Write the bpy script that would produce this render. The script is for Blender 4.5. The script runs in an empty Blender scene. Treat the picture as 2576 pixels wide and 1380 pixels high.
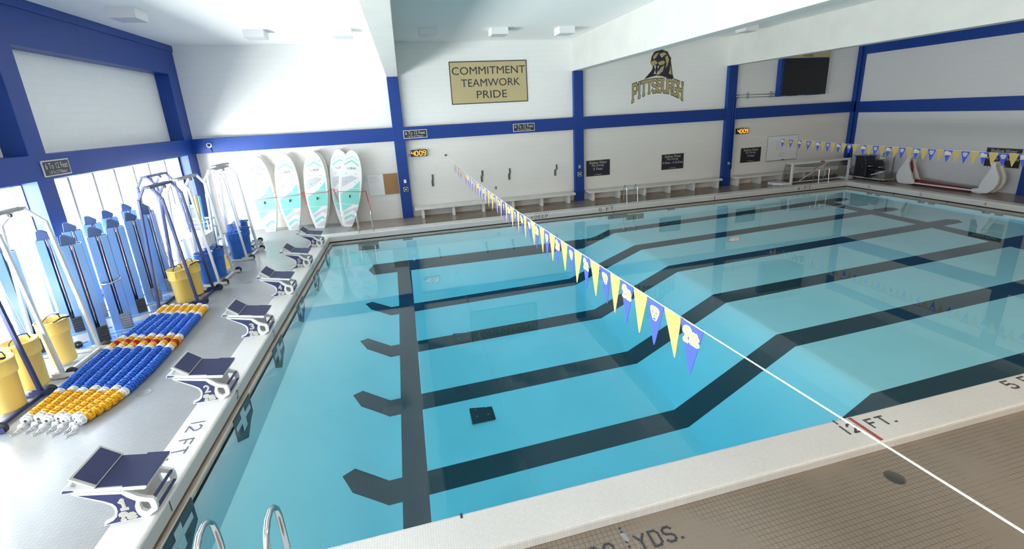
import bpy, bmesh, math, random
from mathutils import Vector, Matrix
random.seed(7)
PI = math.pi
S = bpy.context.scene
C = S.collection

# ------------------------------------------------------------------ camera
cam_d = bpy.data.cameras.new('camera')
cam = bpy.data.objects.new('camera', cam_d); C.objects.link(cam); S.camera = cam
YAW, PITCH, ROLL = 0.22878, -0.26543, -0.05309
F_ = Vector((math.sin(YAW)*math.cos(PITCH), math.cos(YAW)*math.cos(PITCH), math.sin(PITCH)))
R0 = Vector((math.cos(YAW), -math.sin(YAW), 0)); U0 = R0.cross(F_)
R_ = R0*math.cos(ROLL) + U0*math.sin(ROLL); U_ = -R0*math.sin(ROLL) + U0*math.cos(ROLL)
M = Matrix.Identity(4)
for i in range(3):
    M[i][0] = R_[i]; M[i][1] = U_[i]; M[i][2] = -F_[i]
M[0][3], M[1][3], M[2][3] = 2.96641, -3.28076, 3.92496
cam.matrix_world = M
cam_d.sensor_fit = 'HORIZONTAL'; cam_d.sensor_width = 36.0
cam_d.lens = 1115.019*36.0/2576.0
cam_d.shift_x = -6.95/2576.0; cam_d.shift_y = -104.8/2576.0
cam_d.clip_start = 0.05; cam_d.clip_end = 300

# ------------------------------------------------------------------ light, exposure
W = bpy.data.worlds.new('world'); S.world = W; W.use_nodes = True
wn = W.node_tree.nodes; wl = W.node_tree.links
bg = wn['Background']; bg.inputs[1].default_value = 1.0
wt_ = wn.new('ShaderNodeTexCoord'); ws_ = wn.new('ShaderNodeSeparateXYZ'); wl.new(wt_.outputs['Generated'], ws_.inputs[0])
wr_ = wn.new('ShaderNodeValToRGB'); wm_ = wn.new('ShaderNodeMapRange'); wm_.inputs[1].default_value = -1; wm_.inputs[2].default_value = 1
wl.new(ws_.outputs[2], wm_.inputs[0]); wl.new(wm_.outputs[0], wr_.inputs[0]); wl.new(wr_.outputs[0], bg.inputs[0])
# bright overcast sky above sunlit pale paving
wr_.color_ramp.elements[0].position = 0.485; wr_.color_ramp.elements[0].color = (34, 33, 31.5, 1)
wr_.color_ramp.elements[1].position = 0.515; wr_.color_ramp.elements[1].color = (14, 14.3, 15, 1)
S.view_settings.view_transform = 'Standard'; S.view_settings.look = 'None'
S.view_settings.gamma = 1.0; S.view_settings.exposure = 0.42; S.view_settings.use_curve_mapping = False
S.cycles.use_denoising = True
S.cycles.max_bounces = 14; S.cycles.diffuse_bounces = 7; S.cycles.glossy_bounces = 5
S.cycles.transparent_max_bounces = 24; S.cycles.sample_clamp_indirect = 6.0
S.cycles.caustics_reflective = False; S.cycles.caustics_refractive = False

XL, XR, YF, YW = -4.494, 25.48, 15.34, 15.53       # frame planes of the left, right and far walls; far wall panels
YN = -6.6                                          # near wall
ZC = 6.733                                         # ceiling
ZD = -0.108                                        # lower deck level (the left deck is level with the coping)
ZWAT = -0.2477
PX1, PY0, PY1 = 22.86, 0.4175, 13.0556             # pool basin at the coping's inner faces (x from 0)
LANE = [1.55188 + 2.09168*i for i in range(6)]

def portal(name, x, y0, y1, z0, z1, rz):
    l = bpy.data.lights.new(name, 'AREA'); l.shape = 'RECTANGLE'; l.size = z1 - z0; l.size_y = abs(y1 - y0)
    l.cycles.is_portal = True
    o = bpy.data.objects.new(name, l); C.objects.link(o)
    o.location = (x, (y0+y1)/2, (z0+z1)/2); o.rotation_euler = (0, rz, 0)
    o['kind'] = 'helper'
    return o
# daylight comes through the left-hand windows only
WIN = [(8.45, 15.10), (1.35, 8.0), (-5.75, 0.9)]
for a, b in WIN:
    portal('daylight_portal', -4.98, a, b, 0.1, 3.04, -PI/2)
# warm lobby lamp on the near wall, behind the photographer
wl_ = bpy.data.lights.new('warm_lamp', 'AREA'); wl_.shape = 'RECTANGLE'; wl_.size = 16.0; wl_.size_y = 1.0
wl_.energy = 340; wl_.color = (1.0, 0.74, 0.5)
wo = bpy.data.objects.new('warm_lamp', wl_); C.objects.link(wo); wo.location = (15.0, -5.2, ZC-0.35); wo.rotation_euler = (math.radians(48), 0, 0)
wo['kind'] = 'helper'

# ------------------------------------------------------------------ helpers
def lin(c):
    c = c/255.0
    return c/12.92 if c <= 0.04045 else ((c+0.055)/1.055)**2.4
def rgb(r, g, b): return (lin(r), lin(g), lin(b), 1.0)

class MB:
    """collects shapes, then links them as ONE mesh object"""
    def __init__(s): s.v = []; s.f = []; s.m = []; s.sm = []; s.T = None
    def add(s, vs, fs, mi=0, smooth=False):
        o = len(s.v)
        if s.T is not None: vs = [s.T @ Vector(p) for p in vs]
        s.v += [tuple(p) for p in vs]
        for f in fs:
            s.f.append(tuple(o+i for i in f)); s.m.append(mi); s.sm.append(smooth)
        return s
    def box(s, x0, x1, y0, y1, z0, z1, mi=0):
        vs = [(x,y,z) for x in (x0,x1) for y in (y0,y1) for z in (z0,z1)]
        return s.add(vs, [(0,1,3,2),(4,6,7,5),(0,4,5,1),(2,3,7,6),(0,2,6,4),(1,5,7,3)], mi)
    def quad(s, a, b, c, d, mi=0): return s.add([a,b,c,d], [(0,1,2,3)], mi)
    def poly(s, pts, mi=0): return s.add(pts, [tuple(range(len(pts)))], mi)
    def prism(s, pts, d, mi=0):
        """pts: closed polygon of 3-D points, extruded by vector d"""
        n = len(pts); d = Vector(d)
        vs = [Vector(p) for p in pts] + [Vector(p)+d for p in pts]
        fs = [tuple(range(n-1,-1,-1)), tuple(range(n, 2*n))] + [(i,(i+1)%n,n+(i+1)%n,n+i) for i in range(n)]
        return s.add(vs, fs, mi)
    def bar(s, a, b, w, h, up=(0,0,1), mi=0):
        a, b = Vector(a), Vector(b); t = (b-a).normalized(); up = Vector(up)
        if abs(t.dot(up)) > 0.98: up = Vector((1,0,0))
        x = t.cross(up).normalized(); y = x.cross(t).normalized()
        p = [x*(w/2*i)+y*(h/2*j) for i,j in ((-1,-1),(1,-1),(1,1),(-1,1))]
        return s.add([a+q for q in p]+[b+q for q in p], [(3,2,1,0),(4,5,6,7)]+[(i,(i+1)%4,4+(i+1)%4,4+i) for i in range(4)], mi)
    def tube(s, pts, r, n=10, mi=0, closed=False, cap=True):
        pts = [Vector(p) for p in pts]; N = len(pts); rings = []; prev = None
        for i, p in enumerate(pts):
            if closed: t = (pts[(i+1)%N]-pts[i-1]).normalized()
            else: t = (pts[min(i+1,N-1)]-pts[max(i-1,0)]).normalized()
            if prev is None:
                a = Vector((0,0,1)) if abs(t.z) < 0.9 else Vector((1,0,0))
                x = t.cross(a).normalized()
            else:
                x = (prev - t*prev.dot(t)).normalized()
            prev = x; y = t.cross(x)
            rr = r[i] if isinstance(r, (list,tuple)) else r
            rings.append([p + (x*math.cos(2*PI*k/n)+y*math.sin(2*PI*k/n))*rr for k in range(n)])
        vs = [q for ring in rings for q in ring]; fs = []
        for i in range(N if closed else N-1):
            j = (i+1)%N
            for k in range(n): fs.append((i*n+k, i*n+(k+1)%n, j*n+(k+1)%n, j*n+k))
        s.add(vs, fs, mi, True)
        if cap and not closed:
            s.add(rings[0], [tuple(range(n-1,-1,-1))], mi); s.add(rings[-1], [tuple(range(n))], mi)
        return s
    def lathe(s, prof, n=24, c=(0,0,0), axis='z', mi=0, smooth=True):
        vs = []; fs = []
        for r, h in prof:
            for k in range(n):
                a = 2*PI*k/n; u, w = r*math.cos(a), r*math.sin(a)
                p = (u,w,h) if axis == 'z' else (h,u,w) if axis == 'x' else (w,h,u)
                vs.append((c[0]+p[0], c[1]+p[1], c[2]+p[2]))
        for i in range(len(prof)-1):
            for k in range(n): fs.append((i*n+k, i*n+(k+1)%n, (i+1)*n+(k+1)%n, (i+1)*n+k))
        return s.add(vs, fs, mi, smooth)
    def disc(s, c, r, nrm=(0,0,1), n=20, mi=0):
        c = Vector(c); t = Vector(nrm).normalized(); a = Vector((0,0,1)) if abs(t.z) < 0.9 else Vector((1,0,0))
        x = a.cross(t).normalized(); y = t.cross(x)
        return s.add([c+(x*math.cos(2*PI*k/n)+y*math.sin(2*PI*k/n))*r for k in range(n)], [tuple(range(n))], mi)
    def cyl(s, a, b, r, n=16, mi=0): return s.tube([a, b], r, n, mi)
    def sphere(s, c, r, n=12, m=8, mi=0, sc=(1,1,1)):
        vs = []; fs = []
        for i in range(m+1):
            th = PI*i/m
            for k in range(n):
                a = 2*PI*k/n
                vs.append((c[0]+sc[0]*r*math.sin(th)*math.cos(a), c[1]+sc[1]*r*math.sin(th)*math.sin(a), c[2]+sc[2]*r*math.cos(th)))
        for i in range(m):
            for k in range(n): fs.append((i*n+k, (i+1)*n+k, (i+1)*n+(k+1)%n, i*n+(k+1)%n))
        return s.add(vs, fs, mi, True)
    def mesh(s, name, mats):
        me = bpy.data.meshes.new(name); me.from_pydata(s.v, [], s.f)
        for m in (mats if isinstance(mats, (list,tuple)) else [mats]): me.materials.append(m)
        me.polygons.foreach_set('material_index', s.m); me.polygons.foreach_set('use_smooth', s.sm)
        me.validate(); me.update()
        b = bmesh.new(); b.from_mesh(me); bmesh.ops.remove_doubles(b, verts=b.verts, dist=1e-6)
        bmesh.ops.recalc_face_normals(b, faces=b.faces) if getattr(s, 'recalc', True) else None
        b.to_mesh(me); b.free()
        return me
    def build(s, name, mats, parent=None, loc=None, bevel=0.0, seg=2):
        o = bpy.data.objects.new(name, s.mesh(name, mats)); C.objects.link(o)
        if parent is not None: o.parent = parent
        if loc is not None: o.location = loc
        if bevel:
            md = o.modifiers.new('bevel', 'BEVEL'); md.width = bevel; md.segments = seg; md.limit_method = 'ANGLE'; md.angle_limit = 0.7
        return o

def tag(o, label=None, cat=None, group=None, kind=None):
    if label: o['label'] = label
    if cat: o['category'] = cat
    if group: o['group'] = group
    if kind: o['kind'] = kind
    return o
def thing(name, label, cat, loc=(0,0,0), rz=0.0, group=None):
    o = bpy.data.objects.new(name, None); C.objects.link(o); o.location = loc; o.rotation_euler = (0,0,rz)
    o.empty_display_size = 0.2
    return tag(o, label, cat, group)
def struct(o): o['kind'] = 'structure'; return o
def copy_tree(o, parent=None):
    c = o.copy(); C.objects.link(c)
    if parent is not None: c.parent = parent
    for ch in list(o.children): copy_tree(ch, c)
    return c

# ------------------------------------------------------------------ lettering
_tc = {}
def text_geo(txt, off=0.0, shear=0.0, sp=1.0):
    k = (txt, off, shear, sp)
    if k not in _tc:
        cu = bpy.data.curves.new('t', 'FONT'); cu.body = txt; cu.size = 1; cu.offset = off; cu.shear = shear; cu.space_character = sp
        cu.resolution_u = 3
        o = bpy.data.objects.new('t', cu); C.objects.link(o)
        bpy.context.view_layer.update()
        me = bpy.data.meshes.new_from_object(o.evaluated_get(bpy.context.evaluated_depsgraph_get()))
        vs = [(v.co.x, v.co.y) for v in me.vertices]; fs = [tuple(p.vertices) for p in me.polygons]
        bpy.data.objects.remove(o); bpy.data.curves.remove(cu); bpy.data.meshes.remove(me)
        _tc[k] = (vs, fs)
    return _tc[k]
def text(mb, txt, o, u, v, w, h, mi=0, off=0.0, shear=0.0, sp=1.0, ref=None, warp=None):
    """fits the text into the box o + a*u*w + b*v*h; ref: offset text measured for the box instead (outlines)"""
    vs, fs = text_geo(txt, off, shear, sp)
    rv = vs if ref is None else text_geo(txt, ref, shear, sp)[0]
    x0, x1 = min(p[0] for p in rv), max(p[0] for p in rv); y0, y1 = min(p[1] for p in rv), max(p[1] for p in rv)
    o, u, v = Vector(o), Vector(u), Vector(v); out = []
    for x, y in vs:
        a, b = (x-x0)/(x1-x0), (y-y0)/(y1-y0)
        if warp: a, b = warp(a, b)
        out.append(o + u*(a*w) + v*(b*h))
    mb.add(out, fs, mi); mb.recalc = False
    return mb

# angular stroke letters as laid in mosaic tile; unit box w x 1
GL = {
 '0': (.6, [[(.15,0),(.45,0),(.6,.2),(.6,.8),(.45,1),(.15,1),(0,.8),(0,.2),(.15,0)]]),
 '1': (.1, [[(.05,0),(.05,1)]]),
 '2': (.6, [[(0,.8),(.15,1),(.45,1),(.6,.8),(.6,.62),(0,0),(.6,0)]]),
 '3': (.6, [[(0,.9),(.15,1),(.45,1),(.6,.85),(.6,.65),(.4,.52),(.6,.38),(.6,.15),(.45,0),(.15,0),(0,.12)]]),
 '4': (.6, [[(.45,0),(.45,1),(0,.32),(.6,.32)]]),
 '5': (.6, [[(.6,1),(.05,1),(0,.55),(.4,.6),(.6,.42),(.6,.18),(.45,0),(.12,0),(0,.12)]]),
 '6': (.6, [[(.55,1),(.2,1),(0,.75),(0,.2),(.15,0),(.45,0),(.6,.2),(.6,.38),(.45,.55),(.1,.55),(0,.4)]]),
 'F': (.55, [[(0,0),(0,1),(.55,1)],[(0,.53),(.42,.53)]]),
 'T': (.6, [[(0,1),(.6,1)],[(.3,1),(.3,0)]]),
 'D': (.6, [[(0,0),(0,1),(.42,1),(.6,.8),(.6,.2),(.42,0),(0,0)]]),
 'E': (.52, [[(.52,1),(0,1),(0,0),(.52,0)],[(0,.52),(.42,.52)]]),
 'P': (.56, [[(0,0),(0,1),(.42,1),(.56,.85),(.56,.62),(.42,.48),(0,.48)]]),
 'Y': (.64, [[(0,1),(.32,.55),(.64,1)],[(.32,.55),(.32,0)]]),
 'S': (.6, [[(.6,.85),(.45,1),(.15,1),(0,.85),(0,.65),(.12,.54),(.48,.46),(.6,.35),(.6,.15),(.45,0),(.15,0),(0,.15)]]),
 'I': (.1, [[(.05,0),(.05,1)]]),
 'B': (.58, [[(0,0),(0,1),(.42,1),(.55,.88),(.55,.65),(.42,.53),(0,.53)],[(.42,.53),(.58,.38),(.58,.14),(.42,0),(0,0)]]),
 'U': (.6, [[(0,1),(0,.2),(.15,0),(.45,0),(.6,.2),(.6,1)]]),
 'R': (.58, [[(0,0),(0,1),(.42,1),(.56,.86),(.56,.62),(.42,.5),(0,.5)],[(.3,.5),(.58,0)]]),
 'G': (.6, [[(.6,.8),(.45,1),(.15,1),(0,.8),(0,.2),(.15,0),(.45,0),(.6,.2),(.6,.45),(.36,.45)]]),
 'H': (.6, [[(0,0),(0,1)],[(.6,0),(.6,1)],[(0,.52),(.6,.52)]]),
 '.': (.1, [[(.0,.05),(.1,.05)]]), ':': (.1, [[(0,.25),(.1,.25)],[(0,.7),(.1,.7)]]), '<': (.7, [[(.7,.5),(.1,.5)],[(.4,.8),(.1,.5),(.4,.2)]]), ' ': (.3, [])}
def stroke2d(pl, wd, tile=None, ext=0.5):
    out = []
    for (ax,ay),(bx,by) in zip(pl, pl[1:]):
        L = math.hypot(bx-ax, by-ay); tx, ty = (bx-ax)/L, (by-ay)/L
        e = wd*ext*0.9; ax2, ay2 = ax-tx*e, ay-ty*e; L2 = L+2*e
        n = max(1, round(L2/tile)) if tile else 1; g = 0.06*L2/n if tile else 0
        for k in range(n):
            s0, s1 = L2*k/n+g, L2*(k+1)/n-g
            q = []
            for s_, d in ((s0,-wd/2),(s1,-wd/2),(s1,wd/2),(s0,wd/2)): q.append((ax2+tx*s_-ty*d, ay2+ty*s_+tx*d))
            out.append(q)
    return out
def strokes(mb, txt, o, u, v, h, wd=0.13, gap=0.28, mi=0, tile=None, xs=1.0):
    o, u, v = Vector(o), Vector(u), Vector(v); x = 0; nr = u.cross(v); i = 0
    for ch in txt:
        w, pls = GL[ch]
        for pl in pls:
            for q in stroke2d(pl, wd, tile): i += 1; mb.add([o+nr*(.00012*(i%24))+u*((x+a)*h*xs)+v*(b*h) for a,b in q], [(0,1,2,3)], mi)
        x += w+gap
    mb.recalc = False
    return x*h*xs

PITT = [[(.20,.98),(.13,.0)],[(.0,.66),(.03,.86),(.17,1.0),(.36,.99),(.46,.84),(.42,.63),(.30,.52),(.2,.5)],[(.03,.0),(.24,.0)],[(.52,.46),(.49,.1),(.54,.03),(.62,.10)],[(.545,.62),(.55,.63)],[(.70,.74),(.66,.1),(.71,.03),(.79,.10)],[(.87,.74),(.83,.1),(.88,.03),(1.0,.12)],[(.60,.50),(.98,.53)]]
def script(mb, o, u, v, w, h, wd, mi=0, lift=0.0):
    '''the slanting script word, stroke by stroke'''
    o, u, v = Vector(o), Vector(u), Vector(v); nr = u.cross(v).normalized(); i = 0
    for pl in PITT:
        for (ax,ay),(bx,by) in zip(pl, pl[1:]):
            A = Vector((ax*w, ay*h)); B = Vector((bx*w, by*h)); d = (B-A).normalized(); n = Vector((-d.y, d.x)); k = 5
            ring = [A - d*(wd/2*math.cos(PI*(q/k-.5))) + n*(wd/2*math.sin(PI*(q/k-.5))) for q in range(k+1)] + [B + d*(wd/2*math.cos(PI*(q/k-.5))) - n*(wd/2*math.sin(PI*(q/k-.5))) for q in range(k+1)]
            i += 1; mb.add([o+u*p.x+v*p.y+nr*(lift+i*.00004) for p in ring], [tuple(range(len(ring)))], mi)
    mb.recalc = False
# ------------------------------------------------------------------ materials
def newmat(name):
    m = bpy.data.materials.new(name); m.use_nodes = True
    nt = m.node_tree; b = nt.nodes['Principled BSDF']
    return m, nt, b
def N(nt, t, **kw):
    n = nt.nodes.new(t)
    for k, v in kw.items(): setattr(n, k, v)
    return n
def coords(nt): return N(nt, 'ShaderNodeTexCoord')
def mat(name, col, rough=0.5, metal=0.0, spec=0.5, noise=0.0, nscale=8.0, bump=0.0, bscale=60.0, coat=0.0, emit=0.0):
    m, nt, b = newmat(name)
    b.inputs['Roughness'].default_value = rough; b.inputs['Metallic'].default_value = metal
    b.inputs['Specular IOR Level'].default_value = spec; b.inputs['Coat Weight'].default_value = coat
    b.inputs['Base Color'].default_value = col
    tc = coords(nt)
    if noise:
        n = N(nt, 'ShaderNodeTexNoise'); n.inputs['Scale'].default_value = nscale; n.inputs['Detail'].default_value = 4
        nt.links.new(tc.outputs['Object'], n.inputs['Vector'])
        r = N(nt, 'ShaderNodeMapRange'); r.inputs[1].default_value = 0.3; r.inputs[2].default_value = 0.7
        r.inputs[3].default_value = 1-noise; r.inputs[4].default_value = 1+noise*0.6
        nt.links.new(n.outputs[0], r.inputs[0])
        mx = N(nt, 'ShaderNodeMix', data_type='RGBA', blend_type='MULTIPLY'); mx.inputs[0].default_value = 1
        mx.inputs[6].default_value = col; nt.links.new(r.outputs[0], mx.inputs[7]); nt.links.new(mx.outputs[2], b.inputs['Base Color'])
    if bump:
        n = N(nt, 'ShaderNodeTexNoise'); n.inputs['Scale'].default_value = bscale; n.inputs['Detail'].default_value = 3
        nt.links.new(tc.outputs['Object'], n.inputs['Vector'])
        bp = N(nt, 'ShaderNodeBump'); bp.inputs['Strength'].default_value = bump; bp.inputs['Distance'].default_value = 0.01
        nt.links.new(n.outputs[0], bp.inputs['Height']); nt.links.new(bp.outputs[0], b.inputs['Normal'])
    if emit:
        b.inputs['Emission Color'].default_value = col; b.inputs['Emission Strength'].default_value = emit
    return m
def brick(nt, vec, c1, c2, mortar, sx, bw, rh, ms, offset=0.5):
    t = N(nt, 'ShaderNodeTexBrick'); t.offset = offset; t.squash = 1.0
    t.inputs['Color1'].default_value = c1; t.inputs['Color2'].default_value = c2; t.inputs['Mortar'].default_value = mortar
    t.inputs['Scale'].default_value = sx; t.inputs['Brick Width'].default_value = bw; t.inputs['Row Height'].default_value = rh
    t.inputs['Mortar Size'].default_value = ms; t.inputs['Mortar Smooth'].default_value = 0.2; t.inputs['Bias'].default_value = 0
    nt.links.new(vec, t.inputs['Vector']); return t
def swz(nt, src, order):
    s = N(nt, 'ShaderNodeSeparateXYZ'); c = N(nt, 'ShaderNodeCombineXYZ'); nt.links.new(src, s.inputs[0])
    for i, ch in enumerate(order): nt.links.new(s.outputs['xyz'.index(ch)], c.inputs[i])
    return c.outputs[0]
def block_wall(name, order, col=(.84,.84,.83,1), bump=0.22):
    m, nt, b = newmat(name); tc = coords(nt); v = swz(nt, tc.outputs['Object'], order)
    d = [c*0.985 for c in col[:3]]+[1]; d2 = [c*0.93 for c in col[:3]]+[1]
    t = brick(nt, v, col, d, d2, 1.0, 0.4064, 0.2032, 0.006)
    nt.links.new(t.outputs['Color'], b.inputs['Base Color']); b.inputs['Roughness'].default_value = 0.55
    n = N(nt, 'ShaderNodeTexNoise'); n.inputs['Scale'].default_value = 55; nt.links.new(tc.outputs['Object'], n.inputs['Vector'])
    ad = N(nt, 'ShaderNodeMath', operation='MULTIPLY_ADD'); nt.links.new(n.outputs[0], ad.inputs[0]); ad.inputs[1].default_value = 0.35
    iv = N(nt, 'ShaderNodeMath', operation='SUBTRACT'); iv.inputs[0].default_value = 1.0; nt.links.new(t.outputs['Fac'], iv.inputs[1]); nt.links.new(iv.outputs[0], ad.inputs[2])
    bp = N(nt, 'ShaderNodeBump'); bp.inputs['Strength'].default_value = bump; bp.inputs['Distance'].default_value = 0.006
    nt.links.new(ad.outputs[0], bp.inputs['Height']); nt.links.new(bp.outputs[0], b.inputs['Normal'])
    return m
def tiles(name, col, grout, size=0.0508, ms=0.0026, rough=0.3, order='xyz', patch=0.0, var=0.06, stain=0.0, size_y=None):
    m, nt, b = newmat(name); tc = coords(nt); v = tc.outputs['Object'] if order == 'xyz' else swz(nt, tc.outputs['Object'], order)
    d = [c*(1-var) for c in col[:3]]+[1]
    t = brick(nt, v, col, d, grout, 1.0, size, size_y or size, ms, 0.0)
    out = t.outputs['Color']
    if patch:     # grout that has kept its dark line only in places
        n = N(nt, 'ShaderNodeTexNoise'); n.inputs['Scale'].default_value = 0.9; n.inputs['Detail'].default_value = 5
        nt.links.new(tc.outputs['Object'], n.inputs['Vector'])
        r = N(nt, 'ShaderNodeMapRange'); r.inputs[1].default_value = 0.42; r.inputs[2].default_value = 0.52; r.inputs[3].default_value = 1-patch; r.inputs[4].default_value = 1.0
        nt.links.new(n.outputs[0], r.inputs[0])
        mx = N(nt, 'ShaderNodeMix', data_type='RGBA'); mx.inputs[6].default_value = [c*.97 for c in col[:3]]+[1]
        nt.links.new(r.outputs[0], mx.inputs[0]); nt.links.new(out, mx.inputs[7]); out = mx.outputs[2]
    if stain:
        n = N(nt, 'ShaderNodeTexNoise'); n.inputs['Scale'].default_value = 0.7; n.inputs['Detail'].default_value = 6
        nt.links.new(tc.outputs['Object'], n.inputs['Vector'])
        r = N(nt, 'ShaderNodeMapRange'); r.inputs[1].default_value = 0.3; r.inputs[2].default_value = 0.7; r.inputs[3].default_value = 1-stain; r.inputs[4].default_value = 1.05
        nt.links.new(n.outputs[0], r.inputs[0])
        mx = N(nt, 'ShaderNodeMix', data_type='RGBA', blend_type='MULTIPLY'); mx.inputs[0].default_value = 1
        nt.links.new(out, mx.inputs[6]); nt.links.new(r.outputs[0], mx.inputs[7]); out = mx.outputs[2]
    nt.links.new(out, b.inputs['Base Color']); b.inputs['Roughness'].default_value = rough
    bp = N(nt, 'ShaderNodeBump'); bp.inputs['Strength'].default_value = 0.15; bp.inputs['Distance'].default_value = 0.001; bp.invert = True
    nt.links.new(t.outputs['Fac'], bp.inputs['Height']); nt.links.new(bp.outputs[0], b.inputs['Normal'])
    return m

BLUE = (0.0055, 0.041, 0.24, 1)
M_blue = mat('blue_paint', BLUE, 0.4, spec=0.35, noise=0.06, nscale=3, bump=0.05, bscale=30)
M_wallx = block_wall('block_wall_far', 'xzy'); M_wally = block_wall('block_wall_side', 'yzx'); M_wallr = block_wall('block_wall_right', 'yzx', (.60,.605,.63,1), 0.2)  # right wall copy darkened: lens falloff on that side put into its colour
M_wallb = block_wall('block_wall_lower', 'xzy', (.77,.74,.70,1))
M_beam = mat('painted_concrete', (.62,.62,.605,1), 0.6, noise=0.05, nscale=1.5, bump=0.15, bscale=25)
M_ceil = mat('textured_ceiling', (.86,.86,.86,1), 0.8, bump=0.6, bscale=45)
M_deck = tiles('deck_tile', (.285,.232,.182,1), (.145,.115,.088,1), 0.0508, 0.0026, 0.22, patch=0.85, stain=0.12)
M_deckL = tiles('deck_tile_pale', (.34,.34,.345,1), (.275,.275,.275,1), 0.0508, 0.003, 0.25, stain=0.08)
M_cop = tiles('coping_tile', (.77,.75,.725,1), (.61,.585,.555,1), 0.0254, 0.0016, 0.3, stain=0.05)
M_lip = mat('gutter_tile', (.55,.47,.40,1), 0.35, noise=0.1, nscale=6)
M_gut = mat('gutter_channel', (.10,.09,.08,1), 0.6)
M_black = mat('black_rubber', (.012,.012,.014,1), 0.5)
M_ink = mat('tile_ink', (.04,.045,.065,1), 0.35)
M_inkpale = mat('tile_ink_hazed', (.105,.115,.16,1), 0.35)  # ink of the left depth lettering, with window haze put into its colour
M_inkred = mat('tile_red', (.42,.04,.04,1), 0.35)
M_white = mat('white_plastic', (.82,.82,.83,1), 0.35)
M_navy = mat('navy_plastic', (.028,.036,.12,1), 0.4)
M_steel = mat('stainless_steel', (.62,.62,.62,1), 0.18, 1.0)
M_chrome = mat('chrome', (.8,.8,.82,1), 0.08, 1.0)
M_alu = mat('anodised_aluminium', (.55,.56,.58,1), 0.35, 0.9)
M_gold = mat('gold_vinyl', (.46,.37,.17,1), 0.5)
M_ivory = mat('ivory_vinyl', (.62,.60,.52,1), 0.5)
# ================================================================== the setting
# floor: pale deck on the left (level with the coping), darker lower deck round the other sides
fl = MB()
Z0 = -0.002
fl.quad((-6.2,YN,Z0),(-0.42,YN,Z0),(-0.42,13.4,Z0),(-6.2,13.4,Z0),1)
fl.quad((-6.2,13.4,Z0),(-1.1,13.4,Z0),(-1.1,16,Z0),(-6.2,16,Z0),1)
fl.quad((-1.1,13.4,Z0),(0.5,13.4,ZD),(0.5,16,ZD),(-1.1,16,Z0),1)
fl.quad((0.5,13.3,ZD),(26.2,13.3,ZD),(26.2,16,ZD),(0.5,16,ZD),0)
fl.quad((23.1,PY0-0.2,ZD),(26.2,PY0-0.2,ZD),(26.2,13.3,ZD),(23.1,13.3,ZD),0)
fl.quad((0.5,YN,ZD),(26.2,YN,ZD),(26.2,PY0-0.2,ZD),(0.5,PY0-0.2,ZD),0)
fl.quad((-0.42,YN,Z0),(0.5,YN,ZD),(0.5,PY0-0.3,ZD),(-0.42,PY0-0.3,Z0),0)
struct(fl.build('floor', [M_deck, M_deckL]))

def ring(mb, prof, mi=0, smooth=False):
    """sweeps a profile of (outward offset, z) round the basin with mitred corners"""
    vs = []; fs = []; n = len(prof)
    for d, z in prof: vs += [(-d,PY0-d,z),(PX1+d,PY0-d,z),(PX1+d,PY1+d,z),(-d,PY1+d,z)]
    for i in range(n-1):
        for k in range(4): fs.append((i*4+k, i*4+(k+1)%4, (i+1)*4+(k+1)%4, (i+1)*4+k))
    mb.add(vs, fs, mi, smooth)
cp = MB()
prof = [(.464,ZD-.02),(.464,-.03),(.458,-.012),(.446,-.003),(.43,0),(.035,0),(.018,-.004),(.006,-.014),(0,-.032),(0,-.197)]
ring(cp, prof)
ring(cp, [(0,-.197),(.14,-.197),(.14,-.33)], 1)
o = struct(cp.build('trim_1', [M_cop, M_gut])); 
lp = MB(); ring(lp, [(.16,-.30),(.02,-.262),(-.045,-.238),(-.062,-.24),(-.07,-.252),(-.07,-.36)])
struct(lp.build('trim_2', M_lip))

def schlick(nt, ior):
    L = nt.links; g = N(nt, 'ShaderNodeNewGeometry'); f0 = ((ior-1)/(ior+1))**2
    d = N(nt, 'ShaderNodeVectorMath', operation='DOT_PRODUCT'); L.new(g.outputs['Normal'], d.inputs[0]); L.new(g.outputs['Incoming'], d.inputs[1])
    ab = N(nt, 'ShaderNodeMath', operation='ABSOLUTE'); L.new(d.outputs['Value'], ab.inputs[0])
    sb = N(nt, 'ShaderNodeMath', operation='SUBTRACT', use_clamp=True); sb.inputs[0].default_value = 1; L.new(ab.outputs[0], sb.inputs[1])
    pw = N(nt, 'ShaderNodeMath', operation='POWER'); L.new(sb.outputs[0], pw.inputs[0]); pw.inputs[1].default_value = 5
    ma = N(nt, 'ShaderNodeMath', operation='MULTIPLY_ADD'); L.new(pw.outputs[0], ma.inputs[0]); ma.inputs[1].default_value = 1-f0; ma.inputs[2].default_value = f0
    bf = N(nt, 'ShaderNodeMath', operation='SUBTRACT'); bf.inputs[0].default_value = 1; L.new(g.outputs['Backfacing'], bf.inputs[1])
    mu = N(nt, 'ShaderNodeMath', operation='MULTIPLY'); L.new(ma.outputs[0], mu.inputs[0]); L.new(bf.outputs[0], mu.inputs[1])
    return mu
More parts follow.
